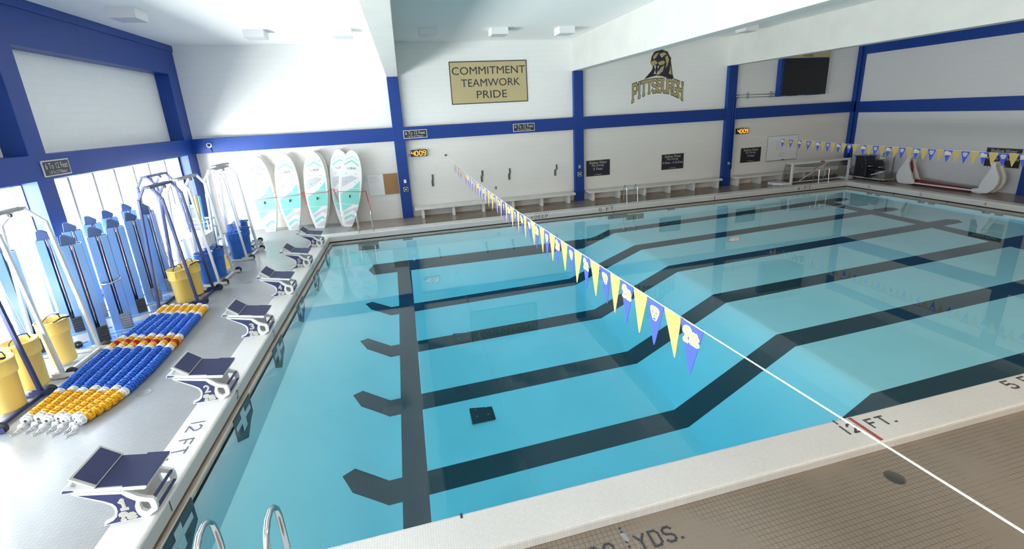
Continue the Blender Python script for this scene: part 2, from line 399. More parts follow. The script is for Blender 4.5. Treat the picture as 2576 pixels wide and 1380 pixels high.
# pool basin --------------------------------------------------------
def interp(t, xs, ys):
    if t <= xs[0]: return ys[0]
    for a, b, c, d in zip(xs, xs[1:], ys, ys[1:]):
        if t <= b: return c + (d-c)*(t-a)/(b-a)
    return ys[-1]
LY = [0.4]+LANE[:5]+[10.45, 13.1]
ZA = [-2.98,-2.83,-2.57,-2.295,-2.03,-1.80,-1.74,-1.74]      # deep floor at x = 2.2
ZB = [-2.82,-2.66,-2.41,-2.17,-1.92,-1.70,-1.64,-1.62]       # deep floor at x = 7.93
ZK = [-1.19,-1.12,-1.05,-0.95,-0.85,-0.78,-0.765,-0.72]      # head of the slope, x = 10.36
ZE = [-0.86,-0.83,-0.75,-0.67,-0.60,-0.57,-0.56,-0.53]       # shallow end, x = 20.4
ZT = [-1.22,-1.15,-1.08,-0.99,-0.88,-0.85,-0.84,-0.80]       # foot of the end wall under the blocks
def zbot(x, y):
    a, b, k, e, t = (interp(y, LY, q) for q in (ZA, ZB, ZK, ZE, ZT))
    if x >= 10.36: return k + (e-k)*(x-10.36)/(20.4-10.36)
    z = a + (b-a)*(x-2.2)/(7.93-2.2)
    if x < 2.0:
        xx = max(x, 0.07); z = max(z, t + (a-t)*(xx-0.07)/(2.0-0.07))
    if x > 7.93: z = b + (k-b)*(x-7.93)/(10.36-7.93)
    if y > 10.45: z = max(z, min(k, -1.74+0.42*(y-10.45)))
    return z
xs = sorted(set([0.0,0.07,1.27,2.0,2.2,7.93,10.36,20.4,22.86]+[round(0.25*i,3) for i in range(1,92)]))
ys = sorted(set([PY0,10.45,PY1]+LANE+[round(0.42+0.25*i,3) for i in range(1,51)]))
bt = MB(); nx, ny = len(xs), len(ys)
bt.add([(x,y,zbot(x,y)) for x in xs for y in ys], [(i*ny+j,(i+1)*ny+j,(i+1)*ny+j+1,i*ny+j+1) for i in range(nx-1) for j in range(ny-1)], 0, True)

def pool_floor_mat():
    m, nt, b = newmat('pool_plaster'); L = nt.links
    tc = coords(nt); sp = N(nt, 'ShaderNodeSeparateXYZ'); L.new(tc.outputs['Object'], sp.inputs[0]); X, Y = sp.outputs[0], sp.outputs[1]
    def mth(op, a, bb=None, c=None):
        n = N(nt, 'ShaderNodeMath', operation=op)
        for i, q in enumerate((a, bb, c)):
            if q is None: continue
            if isinstance(q, (int,float)): n.inputs[i].default_value = q
            else: L.new(q, n.inputs[i])
        return n.outputs[0]
    ly = mth('DIVIDE', mth('SUBTRACT', Y, LANE[0]), 2.09168)
    dist = mth('MULTIPLY', mth('ABSOLUTE', mth('SUBTRACT', ly, mth('ROUND', ly))), 2.09168)
    tip0 = mth('MULTIPLY', mth('SUBTRACT', X, 1.28), 1.45); tip1 = mth('MULTIPLY', mth('SUBTRACT', 21.72, X), 1.3)
    hw = mth('MINIMUM', 0.25, mth('MINIMUM', tip0, tip1))
    lane = mth('LESS_THAN', dist, hw)
    c1 = mth('MULTIPLY', mth('GREATER_THAN', X, 2.235), mth('LESS_THAN', X, 2.70))
    c1 = mth('MULTIPLY', c1, mth('LESS_THAN', Y, 12.27))
    c2 = mth('MULTIPLY', mth('GREATER_THAN', X, 20.12), mth('LESS_THAN', X, 20.66))
    c2 = mth('MULTIPLY', c2, mth('LESS_THAN', Y, 12.27))
    mask = mth('MAXIMUM', lane, mth('MAXIMUM', c1, c2))
    t = brick(nt, tc.outputs['Object'], (.030,.041,.053,1), (.036,.048,.061,1), (.10,.115,.125,1), 1.0, 0.038, 0.038, 0.003, 0.0)
    n = N(nt, 'ShaderNodeTexNoise'); n.inputs['Scale'].default_value = 0.6; n.inputs['Detail'].default_value = 4; L.new(tc.outputs['Object'], n.inputs['Vector'])
    r = N(nt, 'ShaderNodeMapRange'); r.inputs[1].default_value = 0.3; r.inputs[2].default_value = 0.7; r.inputs[3].default_value = 0.95; r.inputs[4].default_value = 1.03; L.new(n.outputs[0], r.inputs[0])
    pl = N(nt, 'ShaderNodeMix', data_type='RGBA', blend_type='MULTIPLY'); pl.inputs[0].default_value = 1; pl.inputs[6].default_value = POOL_COL; L.new(r.outputs[0], pl.inputs[7])
    mx = N(nt, 'ShaderNodeMix', data_type='RGBA'); L.new(mask, mx.inputs[0]); L.new(pl.outputs[2], mx.inputs[6]); L.new(t.outputs['Color'], mx.inputs[7])
    L.new(mx.outputs[2], b.inputs['Base Color']); b.inputs['Roughness'].default_value = 0.7; b.inputs['Specular IOR Level'].default_value = 0.2
    return m
POOL_COL = (.87,.885,.885,1)
M_pool = pool_floor_mat()
M_poolw = mat('pool_wall_paint', POOL_COL, 0.7, spec=0.2, noise=0.05, nscale=0.8)
struct(bt.build('floor_pool', M_pool))
pw = MB(); ring(pw, [(-.07,-.30),(-.07,-3.1)]); struct(pw.build('wall_pool', M_poolw))

# water ------------------------------------------------------------
def water_mat():
    m, nt, b = newmat('pool_water'); L = nt.links; out = nt.nodes['Material Output']; nt.nodes.remove(b)
    fr = schlick(nt, 1.45)
    tr = N(nt, 'ShaderNodeBsdfTransparent'); tr.inputs[0].default_value = (.97,.985,.99,1)
    gl = N(nt, 'ShaderNodeBsdfGlossy'); gl.inputs['Roughness'].default_value = 0.0; gl.inputs[0].default_value = (1,1,1,1)
    mx = N(nt, 'ShaderNodeMixShader'); L.new(fr.outputs[0], mx.inputs[0]); L.new(tr.outputs[0], mx.inputs[1]); L.new(gl.outputs[0], mx.inputs[2])
    tcw = coords(nt); n = N(nt, 'ShaderNodeTexNoise'); n.inputs['Scale'].default_value = 0.8; n.inputs['Detail'].default_value = 1; L.new(tcw.outputs['Object'], n.inputs['Vector'])
    bp = N(nt, 'ShaderNodeBump'); bp.inputs['Strength'].default_value = 0.02; bp.inputs['Distance'].default_value = 0.05
    L.new(n.outputs[0], bp.inputs['Height']); L.new(bp.outputs[0], gl.inputs['Normal'])
    L.new(mx.outputs[0], out.inputs['Surface'])
    va = N(nt, 'ShaderNodeVolumeAbsorption'); va.inputs['Color'].default_value = (0.02, 0.825, 0.965, 1); va.inputs['Density'].default_value = 0.32
    L.new(va.outputs[0], out.inputs['Volume'])
    return m
wt = MB(); wt.box(0.071, PX1-0.071, PY0+0.071, PY1-0.071, -3.25, ZWAT)
o = wt.build('pool_water', water_mat()); tag(o, 'still blue water filling the pool', 'water', kind='stuff')

# walls --------------------------------------------------------------
# far wall: recessed block panels, blue frame in front
mb = MB(); mb.box(-6.2, 26.2, YW, YW+0.3, 3.3, 7.2); mb.box(-6.2, 26.2, YW, YW+0.3, -0.4, 3.3, 1); struct(mb.build('wall_far', [M_wallx, M_wallb]))
mb = MB(); mb.box(-6.2, 26.2, YN-0.3, YN, -0.4, 7.2); struct(mb.build('wall_near', M_wallx))
mb = MB(); mb.box(XR+0.10, XR+0.4, YN, YW, -0.4, 7.2); struct(mb.build('wall_right', M_wallr))
mb = MB()   # left wall: panels above the band, low upstand under the windows
mb.box(XL-0.55, XL-0.42, YN, YW, 3.55, 7.2); mb.box(XL-0.55, XL-0.40, YN, YW, -0.4, 0.12); struct(mb.build('wall_left', M_wally))
mb = MB(); mb.box(-6.2, 26.2, YN-0.3, YW+0.3, ZC, ZC+0.35); struct(mb.build('ceiling', M_ceil))
tn = [2]
def trim(mb, m, bevel=0.006):
    tn[0] += 1; return struct(mb.build('trim_%d' % tn[0], m, bevel=bevel))
COLX = [(2.573, 3.0), (10.22, 10.645), (17.868, 18.32)]
for a, b in COLX:                                     # blue columns on the far wall, white beams over them
    mb = MB(); mb.box(a, b, YF, YW+0.05, -0.15, 5.476); trim(mb, M_blue)
    mb = MB(); mb.box(a, b, YN, YW+0.05, 5.476, ZC+0.05); trim(mb, M_beam, 0.012)
segs = [XL] + [q for ab in COLX for q in ab] + [XR]
for a, b in zip(segs[0::2], segs[1::2]):              # band along the far wall
    mb = MB(); mb.box(a-0.004, b+0.004, YF+0.004, YW+0.05, 3.05, 3.569); trim(mb, M_blue)
for x0, x1, y0 in ((XL-0.5, XL, 14.86), (XR, XR+0.2, 15.24)):           # corner posts
    mb = MB(); mb.box(x0, x1, y0, YW, -0.15, 6.6); mb.box(XR-.11, XR+.01, YF+.004, YW, -.15, 6.2) if x0 == XR else None; trim(mb, M_blue)
COLY = [(7.98, 8.45), (0.88, 1.35), (-6.2, -5.75)]
for a, b in COLY:
    mb = MB(); mb.box(XL-0.5, XL, a, b, -0.1, 5.78); trim(mb, M_blue)
    mb = MB(); mb.box(XR, XR+0.2, a, b, -0.2, 6.2); trim(mb, M_blue)
mb = MB(); mb.box(XL-0.5, XL+0.002, YN, YF, 3.045, 3.569); trim(mb, M_blue)         # left band
mb = MB(); mb.box(XL-0.46, XL+0.002, YN, YW, 5.76, 6.53); mb.box(XL-0.46, XL+0.035, YN, YW, 6.53, ZC); trim(mb, M_blue)   # left top beam
mb = MB(); mb.box(XR-0.002, XR+0.2, YN, YF+0.01, 3.015, 3.54); trim(mb, M_blue)
mb = MB(); mb.box(XR-0.002, XR+0.2, YN, YW, 5.79, 6.2); trim(mb, M_blue)
mb = MB(); mb.box(XR-0.03, XR+0.2, YN, YW, 6.2, ZC); trim(mb, M_beam)
# windows on the left ------------------------------------------------
def glass_mat():
    m, nt, b = newmat('window_glass'); L = nt.links; out = nt.nodes['Material Output']; nt.nodes.remove(b)
    fr = schlick(nt, 1.45)
    tr = N(nt, 'ShaderNodeBsdfTransparent'); tr.inputs[0].default_value = (.93,.97,.97,1)
    gl = N(nt, 'ShaderNodeBsdfGlossy'); gl.inputs['Roughness'].default_value = 0.02
    mx = N(nt, 'ShaderNodeMixShader'); L.new(fr.outputs[0], mx.inputs[0]); L.new(tr.outputs[0], mx.inputs[1]); L.new(gl.outputs[0], mx.inputs[2]); L.new(mx.outputs[0], out.inputs['Surface'])
    return m
M_glass = glass_mat()
XWIN = XL-0.36; M_mull = mat('mullion_metal', (.30,.31,.33,1), 0.4, 0.6)
for i, (a, b) in enumerate(WIN):
    w = struct(thing('window_%d' % (i+1), None, None, (XWIN, a, 0.12)))
    n = 8; h = 3.045-0.12; fr = MB()
    fr.box(-0.05,0.05,0,b-a,h-0.06,h); fr.box(-0.05,0.05,0,b-a,0,0.08)
    fr.build('frame', M_alu, w)
    ps = [0.0, .88, 1.77, 2.65, 3.55, 4.38, 5.38, 6.35, b-a] if i == 0 else [0.0]+[.38+.89*k for k in range(7)]+[b-a]
    for y in ps:
        mm = MB(); mm.box(-0.07,0.07,max(y-0.04,0),min(y+0.04,b-a),0.08,h-0.06); mm.build('mullion', M_mull, w)
    for y0, y1 in zip(ps, ps[1:]):
        g = MB(); g.box(-0.006,0.006,y0+0.03,y1-0.03,0.08,h-0.06); g.build('pane', M_glass, w)
# ================================================================== far wall
X_, Y_, Z_ = Vector((1,0,0)), Vector((0,1,0)), Vector((0,0,1))
M_signnavy = mat('sign_navy', (.012,.014,.03,1), 0.35)
M_signtxt = mat('sign_lettering', (.58,.56,.48,1), 0.5)
M_signgold = mat('sign_gold', (.50,.41,.22,1), 0.5, noise=0.04, nscale=2)
M_lednum = mat('lit_digits', (1.0,.27,.03,1), 0.4, emit=2.0)
M_screen = mat('dark_screen', (.006,.006,.007,1), 0.45)
M_board = mat('whiteboard_face', (.80,.80,.80,1), 0.25)
M_cork = mat('cork', (.36,.20,.09,1), 0.9, noise=0.25, nscale=60)
M_bench = mat('bench_concrete', (.70,.69,.66,1), 0.6, noise=0.06, nscale=3, bump=0.1)
M_dkmetal = mat('dark_metal', (.10,.10,.09,1), 0.5, 0.3)
M_grey = mat('grey_plastic', (.33,.33,.34,1), 0.5)
M_marker = mat('marker_ink', (.25,.27,.33,1), 0.6)

def wall_sign(name, label, x0, x1, z0, z1, y, lines, face, border, ink, bw=0.03, cat='sign', group=None):
    """flat sign on a wall that faces -y; lines: (text, x0, x1, z0, z1) as shares of the sign"""
    t = thing(name, label, cat, ((x0+x1)/2, y, z0), 0, group)
    w, h = x1-x0, z1-z0
    b = MB(); b.box(-w/2, w/2, -0.02, 0, 0, h); b.build('frame', border, t, bevel=0.003)
    b = MB(); b.box(-w/2+bw, w/2-bw, -0.024, -0.005, bw, h-bw); b.build('face', face, t)
    for txt, a, c, d, e in lines:
        b = MB(); text(b, txt, (-w/2+a*w, -0.0265, d*h), X_, Z_, (c-a)*w, (e-d)*h); b.build('lettering', ink, t)
    return t
wall_sign('motto_sign', 'big gold wall sign reading commitment, teamwork, pride', 5.015, 8.22, 4.335, 5.98, YW,
    [('COMMITMENT', .03, .975, .69, .87), ('TEAMWORK', .135, .90, .405, .585), ('PRIDE', .325, .72, .125, .305)], M_signgold, M_signnavy, M_signnavy, 0.035)
for k, (x0, x1, lab) in enumerate([(2.965, 3.895, 'black 6 to 12 feet sign on blue band above the left clock'), (7.47, 8.41, 'black 6 to 12 feet sign on blue band over the hooks')]):
    wall_sign('depth_sign', lab, x0, x1, 3.12, 3.445, YF+0.004, [('6 To 12 Feet', .08, .92, .46, .84), ('1.8 To 3.7 Meters', .18, .82, .14, .36)], M_signnavy, M_ivory, M_ivory, 0.025, group='6 to 12 feet depth signs')
for x0, x1, ln, lab in [(10.805, 11.99, '5 Feet', 'navy no diving sign reading 5 feet beside a blue column'), (14.61, 15.80, '4 Feet - 6 Inches', 'navy no diving sign reading 4 feet 6 inches above the bench'), (18.95, 20.145, '4 Feet', 'navy no diving sign reading 4 feet below the right clock')]:
    a = {'5 Feet': (.30,.68), '4 Feet': (.33,.68)}.get(ln, (.05,.95))
    wall_sign('shallow_water_sign', lab, x0, x1, .91, 1.65, YW, [('Shallow Water', .14, .86, .76, .92), ('No Diving', .25, .73, .57, .73), (ln, a[0], a[1], .375, .53), ('1.5 Meters' if ln[0] == '5' else '1.4 Meters' if '6' in ln else '1.2 Meters', .35, .65, .07, .14)], M_signnavy, M_signgold, M_signtxt, 0.02, group='shallow water signs')
# the one on the right wall
def clock(label, x0, x1, z0, z1, y):
    t = thing('pace_clock', label, 'clock', ((x0+x1)/2, y, z0), 0, 'digital pace clocks')
    w, h = x1-x0, z1-z0
    b = MB(); b.box(-w/2, w/2, -0.11, 0, 0, h); b.build('housing', M_black, t, bevel=0.008)
    b = MB(); b.box(-w/2-0.01, w/2+0.02, -0.115, 0, -0.02, 0.0); b.build('bottom_rail', M_alu, t)
    b = MB(); b.box(-0.04, 0.06, -0.08, -0.0, h, h+0.04); b.box(-w/2-0.1, -w/2, -0.05, 0, 0.02, 0.1); b.build('mounting_bracket', M_grey, t)
    segs = {'4': 'fgbc', '0': 'abcdef', '9': 'abcdfg'}; dw, dh = w*0.155, h*0.66
    pos = {'a': ((0,dh),(dw,dh)), 'b': ((dw,dh),(dw,dh/2)), 'c': ((dw,dh/2),(dw,0)), 'd': ((0,0),(dw,0)), 'e': ((0,0),(0,dh/2)), 'f': ((0,dh/2),(0,dh)), 'g': ((0,dh/2),(dw,dh/2))}
    b = MB()
    for ch, xx in zip('4009', (.06,.29,.555,.785)):
        for s_ in segs[ch]:
            (ax,az),(bx,bz) = pos[s_]; ox = -w/2+xx*w
            b.bar((ox+ax+(bx-ax)*.06, -0.113, h*.17+az+(bz-az)*.06), (ox+bx-(bx-ax)*.06, -0.113, h*.17+bz-(bz-az)*.06), w*0.042, 0.006, up=(0,1,0))
    for zz in (.38,.62): b.box(-w/2+.487*w, -w/2+.515*w, -0.116, -0.108, h*zz-.013, h*zz+.013)
    b.build('digits', M_lednum, t)
    return t
clock('black pace clock with orange digits right of the cork board column', 3.17, 3.80, 2.38, 2.64, YW)
clock('black pace clock with orange digits above the 4 feet sign', 18.58, 19.22, 2.35, 2.60, YW)
# stepped lane-line hooks
for k, (x, d) in enumerate([(3.93,.02),(6.02,.04),(7.23,.04),(9.34,.07)]):
    lab = ['leftmost dark stepped bracket on wall, below the left pace clock','second dark stepped bracket from the left, on wall above long bench','third dark stepped bracket from the left, nearest above the wall socket','rightmost dark stepped bracket, near the middle blue column'][k]
    b = MB(); b.box(x-.035+d, x+.03+d, YW-.03, YW, 1.36, 1.59); b.box(x-.045, x+.035, YW-.03, YW, 1.10, 1.34); b.box(x-.03, x+.05, YW-.028, YW, 1.32, 1.38)
    tag(b.build('wall_bracket', M_dkmetal, bevel=0.004), lab, 'bracket', 'stepped wall brackets')
b = MB(); b.box(6.56,6.66,YW-.02,YW,.73,.86); o = b.build('wall_socket', M_grey, bevel=0.004); tag(o, 'small grey socket box on wall above the long bench', 'socket')
b = MB(); b.box(-.025,.025,-.006,0,-.02,.02); p_ = b.build('cover_flap', M_dkmetal, o); p_.location = (6.61, YW-.02, .8)
# alarm devices on the columns
for x, lab in [(2.82,'left'),(10.425,'middle')]:
    b = MB(); b.box(x-.05,x+.05,YF-.05,YF,1.36,1.50); tag(b.build('call_box', M_white if lab == 'left' else M_grey, bevel=0.012), 'small box on the %s blue column, above the speaker' % lab, 'box', 'boxes on the columns')
    t = thing('wall_speaker', 'square speaker with round grille on the %s blue column' % lab, 'speaker', (x, YF, 1.0), 0, 'speakers on the columns')
    b = MB(); b.box(-.10,.10,-.05,0,0,.2); b.build('housing', M_grey, t, bevel=0.02)
    b = MB(); b.lathe([(0,-.07),(.05,-.068),(.075,-.055),(.08,-.04)], 20, (0,0,.1), 'y'); b.build('grille', M_black, t)
    b = MB(); b.lathe([(0,-.078),(.03,-.075),(.035,-.066)], 16, (0,0,.1), 'y'); b.build('strobe', M_white, t)
# conduits
t = thing('conduit', 'white surface conduit from the blue band down to left clock', 'conduit', (3.18, YW, 1.4))
b = MB(); b.tube([(-.02,-.02,1.65),(-.02,-.02,1.0),(-.0,-.02,.95)], .008, 8); b.tube([(0,-.02,.95),(.02,-.02,.1),(.0,-.02,0)], .007, 8); b.build('pipe', M_white, t)
t = thing('conduit', 'pair of blue conduits climbing the right column to the scoreboard', 'conduit', (18.2, YF-.03, .1))
for k in (0,1):
    d = .12*k
    b = MB(); b.tube([(-.02+d,0,.9-.3*k),(-.02+d,0,3.85-d),(.0+d,0.02,3.99-d),(.1+d,.05,4.05-d),(.3,.14,4.06-d)], .022, 10); b.build('pipe', M_blue, t)
    b = MB(); b.tube([(.3,.17,4.06-d),(2.5,.17,4.03-d)], .018, 8); b.build('pipe', M_grey, t)
for x in (.85,2.15): b = MB(); b.box(x-.03,x+.03,.14,.2,3.87,4.15); b.build('clip', M_grey, t)
b = MB(); b.box(-.09,.01,-.03,.03,.83,.95); b.build('junction_box', M_grey, t, bevel=.005)
# benches: slab on block legs
def bench(label, x0, x1, legs):
    t = thing('bench', label, 'bench', ((x0+x1)/2, 15.2, ZD), 0, 'long benches along the far wall'); cx = (x0+x1)/2
    b = MB(); b.box(x0-cx, x1-cx, -.30, .32, .36, .455); b.build('seat', M_bench, t, bevel=.01)
    for x in legs: b = MB(); b.box(x-cx-.05, x-cx+.06, -.21, .30, 0, .36); b.build('leg', M_bench, t, bevel=.006)
bench('long white bench under the stepped brackets', 3.08, 10.06, [3.39,4.66,5.93,7.22,8.52,9.77])
bench('long white bench between the middle and right blue columns', 10.72, 17.55, [10.94,12.20,13.50,14.77,16.06,17.37])
bench('long white bench behind the water polo goal', 18.36, 25.3, [18.50,19.78,21.1,22.4,23.7,24.95])
# scoreboard
t = thing('scoreboard', 'large black scoreboard with gold header high on the far wall', 'scoreboard', (22.05, YW-.03, 3.99))
b = MB(); b.box(-1.42,1.34,-.22,0,0,1.70); b.build('housing', M_blue, t, bevel=.01)
b = MB(); b.box(-1.26,1.32,-.226,-.2,.03,1.67); b.build('screen', M_screen, t)
b = MB(); b.box(-1.30,1.38,-.2,0,1.72,2.25); b.build('header', M_signgold, t)
b = MB(); text(b, 'PARTNERS', (-.22,-.204,1.76), X_, Z_, .6, .15); b.build('lettering', M_signnavy, t)
b = MB(); text(b, 'PITTSBURGH', (-.95,-.204,1.96), X_, Z_, 1.9, .2); b.build('lettering', M_signnavy, t)
b = MB(); b.box(-1.25,-.95,-.23,-.2,.005,.02); b.box(-.3,.1,-.23,-.2,.005,.02); b.box(1.0,1.25,-.23,-.2,.005,.02); b.build('maker_plate', M_alu, t)
# whiteboards
def scribble(mb, x0, z0, w, rows, dz, seed, y):
    r = random.Random(seed)
    for k in range(rows):
        x = x0
        while x < x0+w*r.uniform(.6,1):
            L = r.uniform(.03,.09); mb.bar((x,y,z0-k*dz),(x+L,y,z0-k*dz+r.uniform(-.012,.012)),.012,.002,up=(0,1,0)); x += L+r.uniform(.015,.04)
t = thing('whiteboard', 'plain whiteboard with faint notes above the polo goal', 'whiteboard', (21.39, YW, .88))
b = MB(); b.box(-.92,.92,-.025,0,0,1.23); b.build('frame', M_grey, t, bevel=.004)
b = MB(); b.box(-.90,.90,-.03,-.02,.02,1.21); b.build('writing_surface', M_board, t)
b = MB(); scribble(b,-.4,.95,.6,6,.08,3,-.032); b.build('writing', M_marker, t)
b = MB(); scribble(b,-.2,.38,.45,4,.06,5,-.032); b.build('writing', M_marker, t)
b = MB(); b.box(-.88,.88,-.07,-.02,.0,.02); b.box(.0,.14,-.065,-.03,.02,.05); b.build('tray', M_dkmetal, t)
t = thing('notice_board', 'half whiteboard half cork board beside the left blue column', 'notice board', (1.97, YW, .91))
b = MB(); b.box(-.62,.60,-.025,0,0,.88); b.build('frame', M_alu, t, bevel=.004)
b = MB(); b.box(-.60,0,-.03,-.02,.02,.86); b.build('writing_surface', M_board, t)
b = MB(); b.box(0,.58,-.031,-.02,.02,.86); b.build('cork_panel', M_cork, t)
b = MB(); scribble(b,-.55,.76,.45,4,.07,8,-.032); b.build('writing', M_marker, t)
b = MB(); b.box(1.20,1.33,YW-.008,YW,1.42,1.78); o = b.build('paper_notice', M_board); tag(o, 'small printed paper notice left of the notice board', 'notice')
b = MB(); scribble(b,1.215,1.74,.10,8,.035,4,YW-.0095); b.build('print', M_marker, o)
# wall emblem: black and gold big-cat head over slab lettering
t = thing('wall_emblem', 'black and gold cat head emblem over arched slab lettering', 'emblem', (14.32, YW, 4.1))
hd = [(-.72,.92),(-.36,1.28),(-.30,1.45),(-.42,1.62),(-.38,1.88),(-.28,2.03),(-.2,2.12),(-.02,2.16),(.1,2.19),(.28,2.12),(.42,2.08),(.5,1.94),(.62,1.78),(.6,1.7),(.66,1.4),(.72,1.1),(.80,.88),(.5,.92),(.2,1.02),(-.1,1.06),(-.4,1.0)]
def grow(p, cx, cz, k): return [(cx+(x-cx)*k, cz+(z-cz)*k) for x, z in p]
def flat(pts, y, mi=0):
    b.prism([(x,y,z) for x,z in pts], (0,.004,0), mi)
b = MB(); flat(hd, -.006); b.build('outline', M_gold, t)
b = MB(); flat(grow(hd,.08,1.5,.955), -.009); b.build('head', M_signnavy, t)
b = MB()
for pl in [[(-.3,1.86),(-.18,1.98),(.0,2.04),(-.06,1.96),(-.14,1.84),(-.26,1.74)],[(.02,1.98),(.26,2.04),(.4,1.92),(.3,1.93),(.2,1.86),(.06,1.88)],[(-.38,1.66),(-.22,1.72),(-.1,1.66),(-.08,1.56),(-.26,1.5),(-.4,1.54)],
           [(.3,1.84),(.42,1.9),(.5,1.72),(.44,1.5),(.34,1.36),(.38,1.56)],[(-.06,1.62),(.2,1.7),(.32,1.62),(.22,1.52),(.04,1.5)],[(.1,1.4),(.28,1.5),(.2,1.24),(.02,1.1),(-.14,1.12),(-.02,1.22)],[(.56,1.5),(.62,1.3),(.66,1.08),(.5,1.14),(.56,1.3)]]: flat(pl, -.012)
b.build('gold_markings', M_gold, t)
b = MB()
for pl in [[(-.36,1.5),(-.3,1.5),(-.3,1.36)],[(-.24,1.5),(-.14,1.5),(-.17,1.3)],[(-.06,1.48),(.02,1.48),(-.04,1.34)],[(-.24,1.14),(-.18,1.3),(-.13,1.15)],[(-.08,1.14),(-.03,1.3),(.02,1.16)],[(.08,1.86),(.2,1.9),(.16,1.82)]]: flat(pl, -.014)
b.build('teeth', M_ivory, t)
cnt = [0]
def slab_word(mb, word, R_in, spread, h, y, wd, serif, mi=0):
    n = len(word); ws = [GL[c][0] if c != 'I' else .34 for c in word]; gap = .17; tot = sum(ws)+gap*(n-1); x = 0
    for ch, w in zip(word, ws):
        def W_(a, c):
            u = (x+a)/tot*2-1; k = h*(1+.30*u*u)         # taller at the ends, arched
            return Vector((u*spread, y, .645-.29*u*u + (c-.5)*k))
        if ch == 'I': pls = [[(.17,0),(.17,1)]]
        else: pls = GL[ch][1]
        qs = [q for pl in pls for q in stroke2d(pl, wd)]
        ends = {'P':[(0,0)],'I':[(.17,0),(.17,1)],'T':[(.3,0)],'B':[],'U':[(0,1),(.6,1)],'R':[(0,0),(.58,0)],'H':[(0,0),(.6,0),(0,1),(.6,1)]}.get(ch, [])
        for a, c in ends: qs.append([(a-serif,c-wd*.42),(a+serif,c-wd*.42),(a+serif,c+wd*.42),(a-serif,c+wd*.42)])
        if ch == 'T': qs += [[(-.08,.78),(.06,.78),(.06,1.06),(-.08,1.06)],[(.54,.78),(.68,.78),(.68,1.06),(.54,1.06)]]
        for q in qs: cnt[0] += 1; mb.add([W_(a,c)-Vector((0,.00004*(cnt[0]%60),0)) for a,c in q], [(0,1,2,3)], mi)
        x += w+gap
    mb.recalc = False
b = MB(); slab_word(b, 'PITTSBURGH', 0, 1.24, .52, -.006, .27, .2); b.build('letter_outline', M_signnavy, t)
b = MB(); slab_word(b, 'PITTSBURGH', 0, 1.24, .52, -.010, .17, .15); b.build('lettering', M_gold, t)
# right wall sign
t = thing('shallow_water_sign', 'wide navy no diving sign on the right wall behind pennants', 'sign', (XR+.10, 9.13, .85), 0, 'shallow water signs')
b = MB(); b.box(-.02,0,-.56,.56,0,.76); b.build('frame', M_signgold, t)
b = MB(); b.box(-.024,-.01,-.54,.54,.02,.74); b.build('face', M_signnavy, t)
for txt, a, c, d, e in [('Shallow Water',.14,.86,.76,.92),('No Diving',.25,.73,.57,.73),('4 Feet - 6 Inches',.05,.95,.375,.53),('1.4 Meters',.35,.65,.07,.14)]:
    b = MB(); text(b, txt, (-.0265,.56-a*1.12,d*.76), -Y_, Z_, (c-a)*1.12, (e-d)*.76); b.build('lettering', M_signtxt, t)
# left band sign
t = thing('depth_sign', 'black 6 to 12 feet sign on the left band above windows', 'sign', (XL+.004, 8.6, 3.1), 0, '6 to 12 feet depth signs')
b = MB(); b.box(0,.02,-.40,.40,0,.34); b.build('frame', M_ivory, t); b = MB(); b.box(.01,.024,-.375,.375,.025,.315); b.build('face', M_signnavy, t)
b = MB(); text(b,'6 To 12 Feet',(.0265,-.33,.155),Y_,Z_,.66,.125); b.build('lettering', M_ivory, t)
b = MB(); text(b,'1.8 To 3.7 Meters',(.0265,-.25,.05),Y_,Z_,.5,.07); b.build('lettering', M_ivory, t)
# camera and jamb strip in the left corner
t = thing('security_camera', 'white dome security camera on the far band near left corner', 'camera', (-3.93, YF, 3.33))
b = MB(); b.lathe([(0,-.06),(.07,-.06),(.09,-.03),(.09,0)],20,(0,0,0),'y'); b.build('housing', M_white, t)
b = MB(); b.sphere((0,-.07,0),.055,14,10); b.build('dome', M_black, t)
b = MB(); b.tube([(.02,-.02,-.08),(.05,-.015,-.28)],.012,8); b.build('cable_cover', M_blue, t)
